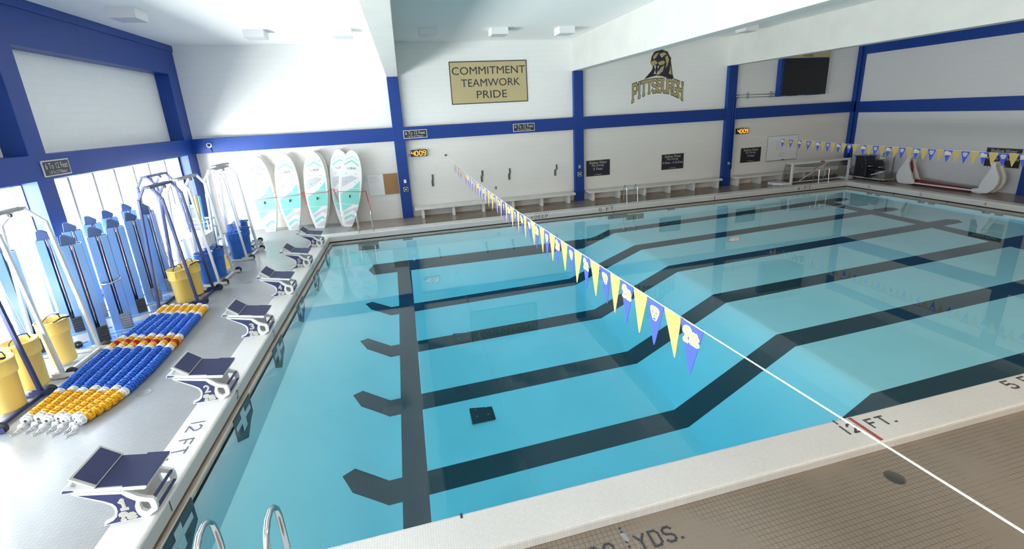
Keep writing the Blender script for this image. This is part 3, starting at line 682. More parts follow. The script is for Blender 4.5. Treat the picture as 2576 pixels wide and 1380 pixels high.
# ================================================================== starting blocks
M_tread = mat('block_tread', (.025,.032,.11,1), 0.55, bump=0.35, bscale=220)
M_blockw = mat('block_shell', (.74,.74,.74,1), 0.35)
M_blockgrey = mat('block_wedge', (.55,.54,.51,1), 0.45)
M_blocktxt = mat('block_lettering', (.50,.48,.43,1), 0.5)
def starting_block(k, y):
    words = ['one','two','three','four','five','six'][k]
    t = thing('starting_block', 'navy and white starting block numbered %s at pool edge' % words, 'starting block', (0, y, -.002), 0, 'starting blocks along the deep end')
    hole = [(-.138,.194),(-.126,.205),(-.061,.182),(-.052,.15),(-.05,.082),(-.104,.062),(-.138,.10),(-.145,.152)]
    outer = [(-.50,0),(-.12,0),(-.09,.004),(-.002,.062),(.005,.10),(.004,.17),(-.008,.212),(-.085,.245),(-.139,.280),(-.20,.345),(-.235,.372),(-.674,.462),(-.672,.445),(-.531,.345),(-.438,.281),(-.384,.228),(-.366,.17),(-.378,.113),(-.405,.072),(-.445,.048),(-.49,.036)]
    inlay = [(-.485,.012),(-.158,.012),(-.182,.05),(-.192,.10),(-.19,.16),(-.165,.222),(-.23,.285),(-.27,.342),(-.622,.424),(-.429,.302),(-.365,.25),(-.343,.205),(-.342,.15),(-.366,.082),(-.41,.042)]
    for sgn in (-1, 1):
        yy = sgn*.20; b = MB(); n = len(outer)
        # plate with a see-through grip hole: bridge polygon strips built from outer loop and hole loop
        plate = MB(); y0, y1 = yy-.018, yy+.018
        bm_ = bmesh.new()
        vo = [bm_.verts.new((x,y0,z)) for x,z in outer]; vh = [bm_.verts.new((x,y0,z)) for x,z in hole]
        eo = [bm_.edges.new((vo[i],vo[(i+1)%len(vo)])) for i in range(len(vo))]; eh = [bm_.edges.new((vh[i],vh[(i+1)%len(vh)])) for i in range(len(vh))]
        r = bmesh.ops.triangle_fill(bm_, edges=eo+eh, use_beauty=True)
        fs = [f for f in bm_.faces]
        ex = bmesh.ops.extrude_face_region(bm_, geom=fs); vv = [e for e in ex['geom'] if isinstance(e, bmesh.types.BMVert)]
        bmesh.ops.translate(bm_, verts=vv, vec=(0,y1-y0,0)); bmesh.ops.recalc_face_normals(bm_, faces=bm_.faces)
        me = bpy.data.meshes.new('side_plate'); bm_.to_mesh(me); bm_.free(); me.materials.append(M_blockw)
        sp_ = bpy.data.objects.new('side_plate', me); C.objects.link(sp_); sp_.parent = t
        ysurf = yy+sgn*.018
        b = MB(); b.prism([(x,ysurf+sgn*.001,z) for x,z in inlay], (0,sgn*.002,0)); b.build('inlay', M_navy, sp_)
        if sgn < 0:
            if k == 0:
                one = [[(.0,.78),(.2,.98),(.2,.03)],[(.0,.03),(.4,.03)]]
                for wd_, yy_, m_ in ((.30,.0045,M_ivory),(.17,.0062,M_blocktxt)):
                    b = MB(); b.recalc = False
                    for pl in one:
                        for q in stroke2d(pl, wd_): b.add([(-.30+u_*.115, ysurf-yy_-.0002*len(b.f), .155+w_*.12) for u_, w_ in q], [(0,1,2,3)])
                    b.build('number', m_, sp_)
            else:
              b = MB(); text(b, str(k+1), (-.315,ysurf-.0045,.150), X_, Z_, .085, .125, off=.03, ref=.03); b.build('number', M_ivory, sp_)
              b = MB(); text(b, str(k+1), (-.315,ysurf-.0055,.150), X_, Z_, .085, .125, ref=.03); b.build('number', M_blocktxt, sp_)
            b = MB(); script(b, (-.335,ysurf-.0045,.030), X_, Z_, .135, .085, .030); b.build('logo', M_ivory, sp_)
            b = MB(); script(b, (-.335,ysurf-.0062,.030), X_, Z_, .135, .085, .015); b.build('logo', M_blocktxt, sp_)
    # platform: sloping deck, white sides, navy tread
    def zt(x): return .395 + (-x)*.135            # top of platform
    b = MB(); b.prism([(-.735,-.245,.500),(-.04,-.245,.362),(-.015,-.245,.380),(-.015,-.245,.408),(-.46,-.245,.485),(-.715,-.245,.540)], (0,.49,0)); pf = b.build('platform', M_blockw, t, bevel=.004)
    b = MB(); b.prism([(-.010,-.247,.4072),(-.22,-.247,.4436),(-.22,-.226,.4436),(-.455,-.226,.4843),(-.455,.226,.4843),(-.22,.226,.4436),(-.22,.247,.4436),(-.010,.247,.4072)], (.0014,0,.008)); b.build('tread', M_tread, pf)
    b = MB(); b.prism([(-.722,-.2465,.505),(-.705,-.2465,.533),(-.635,-.2465,.518),(-.62,-.2465,.503),(-.66,-.2465,.500)], (0,-.003,0)); b.build('inlay', M_navy, pf)
    # adjustable back wedge
    a, c = Vector((-.445,0,.492)), Vector((-.635,0,.650)); up = Vector((.64,0,.77)).normalized()
    b = MB(); b.add([a+Vector((0,s_*.245,0))+up*q for s_ in (-1,1) for q in (-.012,.012)]+[c+Vector((0,s_*.245,0))+up*q for s_ in (-1,1) for q in (-.012,.012)], [(0,1,3,2),(4,6,7,5),(0,4,5,1),(2,3,7,6),(0,2,6,4),(1,5,7,3)])
    wd = b.build('wedge', M_blockgrey, t, bevel=.004)
    d = (c-a); b = MB(); b.prism([a+d*.04+up*.012+Vector((0,-.215,0)), a+d*.04+up*.012+Vector((0,.215,0)), a+d*.90+up*.012+Vector((0,.215,0)), a+d*.90+up*.012+Vector((0,-.215,0))], up*.005); b.build('tread', M_tread, wd)
    for yy in (-.19,.19):
        b = MB(); b.bar((-.60,yy,.61),(-.66,yy,.525),.03,.012,up=(0,1,0)); b.build('wedge_strut', M_steel, t)
    b = MB(); b.box(-.30,-.28,-.182,.182,0,.375); b.build('back_plate', M_blockw, t)
    for x, z in ((-.020,.20),(-.012,.075)):
        b = MB(); b.tube([(x,-.19,z),(x,.19,z)], .017, 12); b.build('crossbar', M_navy, t)
for k, y in enumerate(LANE): starting_block(k, y)

# ================================================================== lane ropes laid out on the deck
M_fl = {c: mat('float_'+c, q, 0.35) for c, q in dict(blue=(.018,.125,.56,1), yellow=(.78,.42,.012,1), white=(.78,.78,.78,1), red=(.42,.015,.015,1)).items()}
def float_mesh():
    b = MB(); r = .074; L = .106
    b.lathe([(.02,-L/2),(.045,-L/2+.004),(r*.62,-L*.28),(r*.70,0),(r*.62,L*.28),(.045,L/2-.004),(.02,L/2)], 14, axis='y')
    for h in (-.026,.026): b.lathe([(r*.70,h-.006),(r*.97,h-.004),(r*.97,h+.004),(r*.70,h+.006)], 16, axis='y')
    for k in range(7):
        a = 2*PI*k/7; ca, sa = math.cos(a), math.sin(a); ox, oz = -sa*.005, ca*.005
        sec = [(.02,-L/2),(r*.80,-L/2+.014),(r*1.0,-.018),(r*1.0,.018),(r*.80,L/2-.014),(.02,L/2)]
        b.prism([(q*ca+ox, h, q*sa+oz) for q, h in sec], (-2*ox,0,-2*oz))
    return b
FM = {}
for c in M_fl: FM[c] = float_mesh().mesh('float', M_fl[c])
seq = ['white']+['yellow']*5+['white']+['blue']*12+['white','yellow','red','yellow','white']+['blue']*9+['white']+['yellow']*3+['white']
names = ['leftmost lane rope on deck, nearest the training racks','second lane rope on deck from the training racks','third lane rope on deck from the training racks','middle lane rope of the seven laid out on deck','third lane rope on deck from the starting blocks','second lane rope on deck from the starting blocks','rightmost lane rope on deck, nearest the starting blocks']
def rope_x(k, y):
    l = interp(y, [3.4,3.64,4.2,4.75,5.83,7.19,7.5],[-2.60,-2.66,-2.66,-2.72,-2.76,-2.66,-2.68])
    r = interp(y, [3.3,3.43,3.7,4.04,4.6,5.59,7.42,7.5],[-1.92,-1.84,-1.72,-1.64,-1.61,-1.64,-1.77,-1.78])
    return l+(r-l)*k/6
for k in range(7):
    y0 = 3.66-.045*k + (.05 if k % 2 else 0); t = thing('lane_rope', names[k], 'lane rope', (rope_x(k,y0), y0, 0), 0, 'floating lane ropes laid out on the deck')
    path = []; y = y0; step = .1065; n = len(seq)
    for i in range(n):
        x = rope_x(k, y); slope = (rope_x(k,y+.05)-rope_x(k,y-.05))/.1
        o = bpy.data.objects.new('float', FM[seq[i]]); C.objects.link(o); o.parent = t
        o.location = (x-t.location.x, y-y0, .077); o.rotation_euler = (0, (i*.7+k) % 6.28, -math.atan(slope))
        path.append((x-t.location.x, y-y0, .077)); y += step/math.sqrt(1+slope*slope)
    b = MB(); b.tube([(path[0][0]-.02,-.22,.02)]+path, .008, 6); b.build('cable', M_steel, t)
    b = MB(); b.tube([(path[0][0]-.02+.03*math.cos(a), -.23+.05*math.sin(a), .018) for a in [PI*2*q/10 for q in range(9)]], .007, 6); b.build('hook', M_steel, t)
    b = MB(); b.lathe([(.0,-.02),(.035,-.015),(.04,0),(.035,.015),(0,.02)], 10, (path[0][0]-.01,-.12,.045), 'y'); b.build('end_cap', M_fl['white'], t)

# ================================================================== training racks, buckets, power towers
M_rackw = mat('rack_white', (.66,.68,.70,1), 0.3, 0.2); M_rackn = mat('rack_navy', (.035,.05,.16,1), 0.35, 0.2)
M_cord = [mat('cord_pink', (.75,.25,.33,1), 0.7), mat('cord_pale', (.75,.75,.78,1), 0.7), mat('cord_grey', (.35,.36,.42,1), 0.7)]
def rack(label, x0, x1, y0, y1, m, group='bucket training racks'):
    """two gabled end frames joined by a ridge beam and floor rails; wheels at the pool side corners"""
    cx, cy = (x0+x1)/2, (y0+y1)/2; t = thing('training_rack', label, 'training rack', (cx, cy, 0), 0, group)
    w, d = (x1-x0)/2, (y1-y0)/2
    for s_ in (-1,1):
        b = MB(); yy = s_*d; lean = .18
        for q in (-1,1):
            b.bar((q*w,yy,0),(q*(w-lean),yy,2.53),.05,.05,up=(0,1,0)); b.bar((q*(w-lean),yy,2.51),(q*.07,yy,2.77),.05,.05,up=(0,1,0))
        b.box(-w,w,yy-.03,yy+.03,0.005,.05); b.build('end_frame', m, t, bevel=.004)
        b = MB(); b.box(w-.14,w+.18,yy-.035,yy-.028,.02,.10); b.box(w-.14,w+.18,yy+.028,yy+.035,.02,.10); b.build('wheel_bracket', m, t)
        b = MB(); b.lathe([(.02,-.022),(.075,-.022),(.085,-.012),(.085,.012),(.075,.022),(.02,.022)], 18, (w+.13,yy,.087), 'y'); b.build('wheel', M_black, t)
        b = MB()
        for k in range(5):
            b.tube([(-.10+.03*k, yy-s_*(.06+.02*(k%3)), 2.70),(-.12+.04*k, yy-s_*(.12+.02*(k%2)), 1.6),(-.06+.02*k, yy-s_*(.22+.01*k), .7)], .0035, 5, (1,0,1,2,1)[k])
        b.build('cords', M_cord, t)
    b = MB(); b.box(-.085,.085,-d-.05,d+.05,2.745,2.80); b.build('ridge_beam', m if m is M_rackn else M_grey, t, bevel=.006)
    for q in (-1,1): b = MB(); b.box(q*w-.025,q*w+.025,-d,d,.01,.06); b.build('floor_rail', m, t, bevel=.004)
    for s_ in (-1,1): b = MB(); b.lathe([(.015,-.012),(.04,-.012),(.03,0),(.04,.012),(.015,.012)], 16, (0,s_*d*.55,2.70), 'y'); b.build('pulley', M_dkmetal, t)
    b = MB(); b.tube([(w-.1,-d*.4,.9),(w+.02,-d*.3,.95),(w+.05,d*.1,.9),(w-.05,d*.3,.85)], .016, 8); b.build('belt', M_black, t)
rack('navy bucket training rack nearest the camera, partly out of view', -3.95, -3.0, 3.52, 4.45, M_rackn)
rack('white bucket training rack at the near end of lane ropes', -4.02, -3.03, 4.98, 5.93, M_rackw)
rack('navy bucket training rack at the far end of lane ropes', -2.86, -2.06, 7.72, 8.60, M_rackn)
rack('white bucket training rack just behind the front navy rack', -2.88, -2.05, 8.98, 9.96, M_rackw)
rack('white bucket training rack nearest the paddle boards', -2.88, -2.05, 11.15, 12.2, M_rackw)
rack('navy bucket training rack at the back against the windows', -4.15, -3.35, 10.35, 11.3, M_rackn)
rack('white bucket training rack behind the three blue buckets', -3.25, -2.42, 12.35, 13.35, M_rackw)
M_yel = mat('bucket_yellow', (.90,.66,.17,1), 0.35); M_blu = mat('bucket_blue', (.025,.14,.55,1), 0.35)
def bucket(label, x, y, m, h=.80, r=.195):
    t = thing('bucket', label, 'bucket', (x, y, .05), 0, 'training buckets')
    b = MB(); b.lathe([(0,0),(r*.84,0),(r*.87,.02),(r*.96,h*.68),(r*1.06,h*.70),(r*1.09,h*.73),(r*1.10,h*.97),(r*1.13,h*.975),(r*1.13,h),(r*1.04,h),(r*1.0,h*.72),(r*.92,h*.68),(r*.82,.03),(0,.03)], 32); b.build('tub', m, t)
    for s_ in (-1,1): b = MB(); b.box(-.03,.03,s_*(r*1.10)-.01,s_*(r*1.10)+.01,h*.78,h*.95); b.build('rope_lug', m, t)
    b = MB(); b.tube([(0,-r*1.1,h*.9),(0,-r*.9,h*1.05),(0,-r*.3,h*1.10),(0,r*.3,h*1.10),(0,r*.9,h*1.05),(0,r*1.1,h*.9)], .008, 6); b.build('rope_handle', M_black, t)
for lab, x, y, m in [('yellow bucket nearest the camera beside the navy rack',-3.17,4.12,M_yel),('yellow bucket standing between near navy rack and white rack',-3.28,4.76,M_yel),('yellow bucket inside the near white rack',-3.36,5.56,M_yel),
        ('yellow bucket at near side of the navy rack by the ropes',-2.42,7.96,M_yel),('yellow bucket at far side of the navy rack by the ropes',-2.38,8.41,M_yel),
        ('blue bucket at near side of the second white rack',-2.38,9.26,M_blu),('blue bucket at far side of the second white rack',-2.30,9.72,M_blu),
        ('front blue bucket in the rack nearest the paddle boards',-2.36,11.38,M_blu),('back blue bucket in the rack nearest the paddle boards',-2.32,11.95,M_blu),
        ('blue bucket in the rearmost rack by the far wall',-2.75,12.62,M_blu),('blue bucket behind the rearmost white rack',-2.72,13.12,M_blu),('blue bucket by windows behind the near yellow buckets',-4.28,4.70,M_blu)]: bucket(lab, x, y, m)

M_tow = mat('tower_blue_steel', (.22,.40,.74,1), 0.24, 0.45, coat=0.3); M_towd = mat('tower_bracket', (.06,.10,.22,1), 0.35, 0.3)  # tower blue lightened: window reflections and haze put into the base colour
M_stack = mat('weight_stack', (.30,.30,.31,1), 0.45, 0.3); M_stackd = mat('dark_weight_stack', (.03,.03,.035,1), 0.5)
def make_tower(label, loc, rz, dark, handle):
    """folded steel mast with a groove for the guide rod and weight stack; local +x faces the pool, base plate lies along y"""
    t = thing('power_tower', label, 'power tower', loc, rz, 'blue resistance towers by the windows')
    H = 2.0
    for y0, y1, s_ in ((-.15,-.02,1),(.045,.15,-1)):
        b = MB(); b.box(.07,.082,y0,y1,.02,H); b.box(-.09,.07,y0 if s_ > 0 else y1-.012,y0+.012 if s_ > 0 else y1,.02,H); b.build('channel', M_tow, t, bevel=.003)
    b = MB(); b.box(-.10,-.09,-.15,.15,.02,H); b.build('back_sheet', M_tow, t)
    b = MB(); b.cyl((.045,.012,.05),(.045,.012,H),.017,12); b.build('guide_rod', M_chrome, t)
    b = MB()
    for xx in (-.06,.055): b.prism([(xx,-.12,H),(xx,-.10,H+.17),(xx,-.075,H+.19),(xx,-.02,H+.18),(xx,.085,H+.09),(xx,.09,H+.05),(xx,.06,H)], (.012,0,0))
    b.build('pulley_bracket', M_towd, t, bevel=.002)
    b = MB(); b.lathe([(.015,-.02),(.05,-.02),(.042,0),(.05,.02),(.015,.02)], 18, (.0,-.04,H+.085), 'x'); b.build('pulley', M_chrome, t)
    b = MB(); b.tube([(.06,.02,H-.02),(.07,.02,1.2),(.05,.02,.36)], .004, 6); b.build('pull_cord', M_cord[0], t)
    st = MB()
    for q in range(6): st.box(-.08,.11,-.015,.135,.03+.052*q,.03+.052*q+.046)
    st.build('weight_stack', M_stackd if dark else M_stack, t, bevel=.004)
    b = MB(); b.box(-.20,.20,-.30,.30,0,.022); b.build('base_plate', M_tow, t, bevel=.003)
    b = MB(); b.lathe([(.02,-.02),(.065,-.02),(.075,0),(.065,.02),(.02,.02)], 16, (.0,-.33,.076), 'x'); b.build('wheel', M_black, t)
    b = MB(); b.bar((.03,-.34,.08),(.03,-.18,.10),.03,.012); b.build('wheel_arm', M_towd, t)
    if handle: b = MB(); b.tube([(.09,-.12,1.05),(.16,-.14,1.05),(.18,0,1.04),(.16,.14,1.08),(.16,.18,1.12)], .018, 8); b.build('handle', M_steel, t)
    return t
tow = [(-3.12,6.90,0,1,'blue tower with bent steel handle behind near white rack'),(-3.25,7.72,1,0,'blue tower at the mid point of the lane ropes'),(-3.26,8.40,0,0,'blue tower seen just left of the front navy rack'),(-3.28,9.10,0,0,'blue tower behind the front navy rack leg'),
       (-3.22,6.32,1,0,'blue tower seen between the two white rack posts'),(-4.12,9.95,0,0,'rearmost blue tower against the windows, farthest from the camera'),(-4.05,9.05,0,0,'blue tower at the back, behind the mid ropes tower'),(-4.02,8.38,0,0,'blue tower at back beside the left column, right side'),
       (-4.02,7.72,0,0,'blue tower at back directly in front of the left column'),(-4.05,7.05,1,0,'blue tower at back left of the left column'),(-4.15,6.2,1,0,'blue tower at the left edge behind the near white rack'),(-3.55,9.62,0,0,'blue tower just left of the grey storage cabinet')]
for x, y, d, h_, lab in tow: make_tower(lab, (x, y, 0), math.radians(-60+4*math.sin(x*7+y*3)), d, h_)

# ================================================================== far left corner clutter
M_cab = mat('cabinet_grey', (.62,.63,.64,1), 0.45)
t = thing('storage_cabinet', 'pale grey storage cabinet standing behind the blue towers', 'cabinet', (-3.05, 10.78, 0))
b = MB(); b.box(-.28,.28,-.3,.3,0,1.0); b.build('body', M_cab, t, bevel=.01); b = MB(); b.box(-.3,.3,-.32,.32,1.0,1.04); b.build('top', M_white, t, bevel=.008)
b = MB(); b.box(.28,.295,-.28,-.01,.05,.97); b.box(.28,.295,.01,.28,.05,.97); b.build('door', M_cab, t, bevel=.003)
t = thing('pipe_rack', 'white plastic pipe rack holding pool noodles in the corner', 'rack', (-3.38, 11.75, 0))
for z in (.55,1.0,1.25):
    b = MB(); b.tube([(-.4,-.35,z),(.4,-.35,z),(.4,.35,z),(-.4,.35,z)], .025, 8, closed=True); b.tube([(-.4,-.35,z),(.4,.35,z)], .02, 8); b.build('shelf_frame', M_white, t)
for x in (-.4,.4):
    for y in (-.35,.35): b = MB(); b.tube([(x,y,0),(x,y,1.3)], .025, 8); b.build('leg', M_white, t)
for i, (x, y, c, lab) in enumerate([(-3.5,11.6,(.75,.25,.33,1),'pink'),(-3.35,11.8,(.75,.5,.05,1),'yellow'),(-3.2,11.65,(.15,.45,.7,1),'pale blue'),(-3.4,11.95,(.02,.09,.38,1),'dark blue'),(-3.1,11.9,(.25,.3,.2,1),'green')]):
    b = MB(); b.tube([(x,y,0),(x+.02,y,1.0),(x+.05,y+.02,2.0)], .033, 10); tag(b.build('pool_noodle', mat('noodle_%s' % lab.replace(' ','_'), c, .7)), '%s foam pool noodle standing in the white pipe rack' % lab, 'pool noodle', 'pool noodles in the corner')
t = thing('floor_cone', 'yellow wet floor cone standing behind the white racks', 'cone', (-2.50, 10.62, 0))
b = MB(); b.lathe([(.16,.02),(.15,.04),(.04,.62),(.02,.63),(0,.63)], 20); b.build('cone', M_yel, t); b = MB(); b.box(-.18,.18,-.18,.18,0,.025); b.build('base', M_yel, t, bevel=.01)
t = thing('tall_storage_box', 'white storage bin with sloped lid behind the navy rack', 'storage bin', (-4.1, 12.45, 0))
b = MB(); b.box(-.35,.35,-.4,.4,0,1.5); b.build('body', M_white, t, bevel=.03); b = MB(); b.prism([(-.37,-.42,1.5),(.37,-.42,1.5),(.37,-.42,1.56),(-.37,-.42,1.66)], (0,.84,0)); b.build('lid', M_white, t, bevel=.01)

# ================================================================== paddle boards
M_bw = mat('board_white', (.80,.80,.79,1), 0.25, coat=.3); M_bt = mat('board_teal', (.24,.66,.58,1), 0.5); M_bg = mat('board_grey', (.56,.57,.60,1), 0.5); M_edge = mat('board_rail', (.74,.73,.68,1), 0.3)
def outline(n=28):
    pts = []
    for i in range(n+1):
        v = i/n; z = 3.05*v
        w = interp(v, [0,.03,.1,.2,.35,.5,.62,.75,.86,.93,.975,1.0],[.13,.165,.225,.295,.365,.397,.40,.375,.305,.22,.125,.0]); pts.append((w*1.07, z))
    return pts
OUT = outline()
def board(label, xb, xt, yb, yt, twist=0.0, roll=0.0, full=True):
    t = thing('paddle_board', label, 'paddle board', (xb, yb, ZD+.005), 0, 'paddle boards leaning on the far wall')
    lean = math.atan2(yt-yb, 3.05); tilt = math.atan2(xt-xb, 3.05)
    t.rotation_euler = (-lean, tilt, twist)
    th = .11; b = MB(); ring_ = [(w,z) for w,z in OUT]+[(-w,z) for w,z in OUT[-2::-1]]
    lay = [(.0,.93),(.012,.985),(.04,1.0),(.075,.985),(.10,.93)]; n = len(ring_); vs = []; fs = []
    for y, k in lay: vs += [(w*k, y, 1.5+(z-1.5)*(1-(1-k)*.35)) for w,z in ring_]
    for i in range(len(lay)-1):
        for j in range(n): fs.append((i*n+j, i*n+(j+1)%n, (i+1)*n+(j+1)%n, (i+1)*n+j))
    b.add(vs, fs, 1, True); b.add(vs[:n], [tuple(range(n))], 0); b.add(vs[-n:], [tuple(range(n))], 0); b.build('hull', [M_bw, M_edge], t)
    def deco(name, m, polys):
        for p in polys:
            b = MB(); b.add([(x,-.0025,z) for x,z in p], [tuple(range(len(p)))]); b.recalc = False; b.build(name, m, t)
    if not full: return t
    deco('chevron', M_bt, [[(-.24,2.60),(0,2.76),(.24,2.60),(.24,2.63),(0,2.785),(-.24,2.63)],[(-.27,2.40),(0,2.575),(.27,2.40),(.27,2.46),(0,2.64),(-.27,2.46)]])
    b = MB(); text(b, 'L.L.BEAN', (-.16,-.003,2.27), X_, Z_, .32, .085); b.build('lettering', M_signnavy, t)
    deco('grey_panel', M_bg, [[(-.33,1.93),(.03,2.03),(.27,1.96),(-.31,1.55)],[(-.20,.60),(.31,.83),(.28,.62),(.13,.70),(-.17,.46)],[(-.10,.20),(.18,.36),(.17,.13),(-.08,.13)]])
    deco('grip_pad', M_bt, [[(.335,1.85),(.35,1.55),(.08,1.55)],[(.06,1.53),(.35,1.53),(.355,.92),(-.31,.92),(-.34,1.30)],[(-.30,.90),(.12,.90),(-.22,.62)],[(-.15,.38),(.11,.53),(.22,.46),(.20,.40),(.10,.45),(-.13,.27)]])
    for x, z in ((-.19,2.1),(.19,2.1),(-.17,1.78),(.17,1.78)): b = MB(); b.disc((x,-.004,z), .014, (0,-1,0), 10); b.build('plug', M_black, t)
    b = MB(); b.box(-.015,.02,-.03,0,1.17,1.27); b.build('carry_handle', M_black, t)
    return t
boards = [('leftmost paddle board, washed out by window light',-2.33,-2.54,14.86,15.31),('second paddle board from the left, upright',-1.52,-1.53,14.80,15.31),('middle paddle board in front of a second hull',-.58,-.48,14.80,15.29),('fourth paddle board, mostly hidden behind the rightmost one',.33,.46,14.98,15.38),('rightmost paddle board, tilted in front of another',.45,1.0,14.72,15.20)]
for lab, xb, xt, yb, yt in boards: board(lab, xb, xt, yb, yt)
board('plain paddle board hidden directly behind the middle one', -.56, -.40, 15.00, 15.405, full=False)
M_strap = mat('red_strap', (.62,.10,.16,1), 0.7)
t = thing('strap', 'long red strap tied across all the paddle boards', 'strap', (-2.9, 15.0, 1.1))
b = MB(); pts = [(0,.2,.14),(.2,-.03,.14),(.93,-.03,.18),(1.0,.18,.2),(1.05,-.035,.16),(1.7,-.035,.2),(1.88,.18,.26),(2.02,-.04,.2),(2.75,-.045,.22),(2.95,.2,.3),(3.2,-.125,.2),(4.08,-.125,.12),(4.15,.1,.12)]
b.tube(pts, .012, 6); b.build('webbing', M_strap, t)
for x, y, z, dx in ((1.0,.1,.18,.12),(1.88,.1,.24,.1),(2.98,.05,.28,.22),(4.15,.08,.12,.12)):
    b = MB(); b.bar((x,y,z),(x+dx*.5,y-.05,z-.45),.03,.005,up=(0,1,0)); b.bar((x+.02,y+.01,z),(x+dx,y-.06,z-.8),.022,.005,up=(0,1,0)); b.build('loose_end', M_strap, t)
# ================================================================== ceiling fixtures
M_fix = mat('fixture_white', (.80,.80,.82,1), 0.4); M_fixd = mat('fixture_diffuser', (.50,.52,.56,1), 0.3)
fx = [(-3.09,10.12,'square white ceiling light above the left windows'),(-1.1,12.95,'square white ceiling light nearest the left far corner'),(1.44,12.95,'square white ceiling light just left of the left beam'),(4.13,12.95,'square white ceiling light just right of the left beam'),
      (6.54,12.95,'square white ceiling light above the motto sign'),(8.96,12.95,'square white ceiling light beside the middle beam'),(16.6,12.95,'square white ceiling light between the middle and right beams')]
for x, y, lab in fx:
    t = thing('ceiling_light', lab, 'ceiling light', (x, y, ZC-.22), 0, 'square ceiling lights')
    b = MB(); b.box(-.29,.29,-.29,.29,0,.22); b.build('housing', M_fix, t, bevel=.004)
    b = MB(); b.box(-.27,.27,-.27,.27,-.008,.01); b.build('diffuser', M_fixd, t)

# ================================================================== pennant lines
M_pb = mat('pennant_blue', (.03,.065,.50,1), 0.7); M_py = mat('pennant_yellow', (.43,.315,.10,1), 0.7); M_rope = mat('white_rope', (.75,.75,.75,1), 0.7)
M_logow = mat('pennant_white_print', (.80,.80,.78,1), 0.6); M_logog = mat('pennant_gold_print', (.50,.38,.16,1), 0.6)
PW, PH = .210, .335
def pennant_mesh(m):
    b = MB(); b.prism([(0,.104,.01),(0,-.104,.01),(0,-.100,-.03),(0,-.012,-PH+.02),(0,0,-PH),(0,.012,-PH+.02),(0,.100,-.03)], (.003,0,0)); return b.mesh('pennant', m)
PM = {'b': pennant_mesh(M_pb), 'y': pennant_mesh(M_py)}
def script_mesh():
    b = MB()
    script(b, (-.0015,.066,-.120), -Y_, Z_, .132, .088, .032, 0); script(b, (-.0045,.066,-.120), -Y_, Z_, .132, .088, .015, 1)
    return b.mesh('lettering', [M_logow, M_logog])
def cat_mesh():
    b = MB(); b.recalc = False
    def pl(p, x, mi): b.add([(x,-a,c) for a,c in p], [tuple(range(len(p)))], mi)
    pl([(-.058,-.052),(-.04,-.038),(.0,-.034),(.04,-.038),(.058,-.052),(.052,-.085),(.034,-.118),(.02,-.142),(-.02,-.142),(-.034,-.118),(-.052,-.085)], -.0015, 0)
    pl([(-.052,-.056),(-.036,-.044),(.0,-.040),(.036,-.044),(.052,-.056),(.046,-.085),(.030,-.114),(.0,-.122),(-.030,-.114),(-.046,-.085)], -.0025, 1)
    pl([(-.036,-.070),(-.010,-.080),(-.012,-.086),(-.034,-.078)], -.0035, 2); pl([(.036,-.070),(.010,-.080),(.012,-.086),(.034,-.078)], -.0035, 2)
    pl([(-.012,-.100),(.012,-.100),(.0,-.112)], -.0035, 2); pl([(-.018,-.122),(.018,-.122),(.012,-.134),(-.012,-.134)], -.0035, 2)
    return b.mesh('emblem', [M_logow, M_logog, M_pb])
SM, CM = script_mesh(), cat_mesh()
def flag_line(label, x, ya, za, yb, zb, zmid, y_first, n, gap_at=None):
    t = thing('pennant_line', label, 'pennant line', (x, y_first, zmid), 0, 'backstroke pennant lines')
    def zr(y):
        u = (ya-y)/(ya-yb); return za + (zb-za)*u - (((za+zb)/2-zmid))*4*u*(1-u)
    b = MB(); b.tube([(0, y-y_first, zr(y)-zmid) for y in [ya-(ya-yb)*k/40 for k in range(41)]], .0042, 6); b.build('rope', M_rope, t)
    y = y_first-.1065; kinds = 'bycy'; r = random.Random(3)
    for i in range(n):
        if gap_at and i == gap_at: y -= .09
        k = kinds[i % 4]; o = bpy.data.objects.new('pennant', PM['y' if k == 'y' else 'b']); C.objects.link(o); o.parent = t
        o.location = (0, y-y_first, zr(y)-zmid-.008); o.rotation_euler = (math.atan((zr(y+.1)-zr(y-.1))/.2), r.uniform(-.07,.07), r.uniform(-.06,.06))
        if k != 'y':
            e = bpy.data.objects.new('lettering' if k == 'b' else 'emblem', SM if k == 'b' else CM); C.objects.link(e); e.parent = o
        y -= PW
    return t
flag_line('blue and yellow pennant line crossing the deep end', 4.57, YW-.03, 2.35, -4.2, 2.78, 2.36, 12.45, 65)
flag_line('blue and yellow pennant line crossing the shallow end', 18.29, YF-.06, 2.36, -4.2, 2.50, 2.215, 12.47, 45, 16)
b = MB(); b.box(4.53,4.61,YW-.05,YW,2.31,2.38); tag(b.build('rope_anchor', M_dkmetal, bevel=.005), 'small dark wall anchor holding the deep end pennant rope', 'anchor')
t = thing('pennant_post', 'steel post on the near deck holding the deep pennant rope', 'post', (4.57,-4.22,ZD)); b = MB(); b.tube([(0,0,0),(0,0,2.95)],.025,12); b.build('pole', M_steel, t); b = MB(); b.lathe([(0,0),(.07,0),(.07,.02),(.03,.03)],16); b.build('base_flange', M_steel, t)
t = thing('pennant_post', 'steel post on the near deck holding the shallow pennant rope', 'post', (18.29,-4.22,ZD)); b = MB(); b.tube([(0,0,0),(0,0,2.70)],.025,12); b.build('pole', M_steel, t); b = MB(); b.lathe([(0,0),(.07,0),(.07,.02),(.03,.03)],16); b.build('base_flange', M_steel, t)

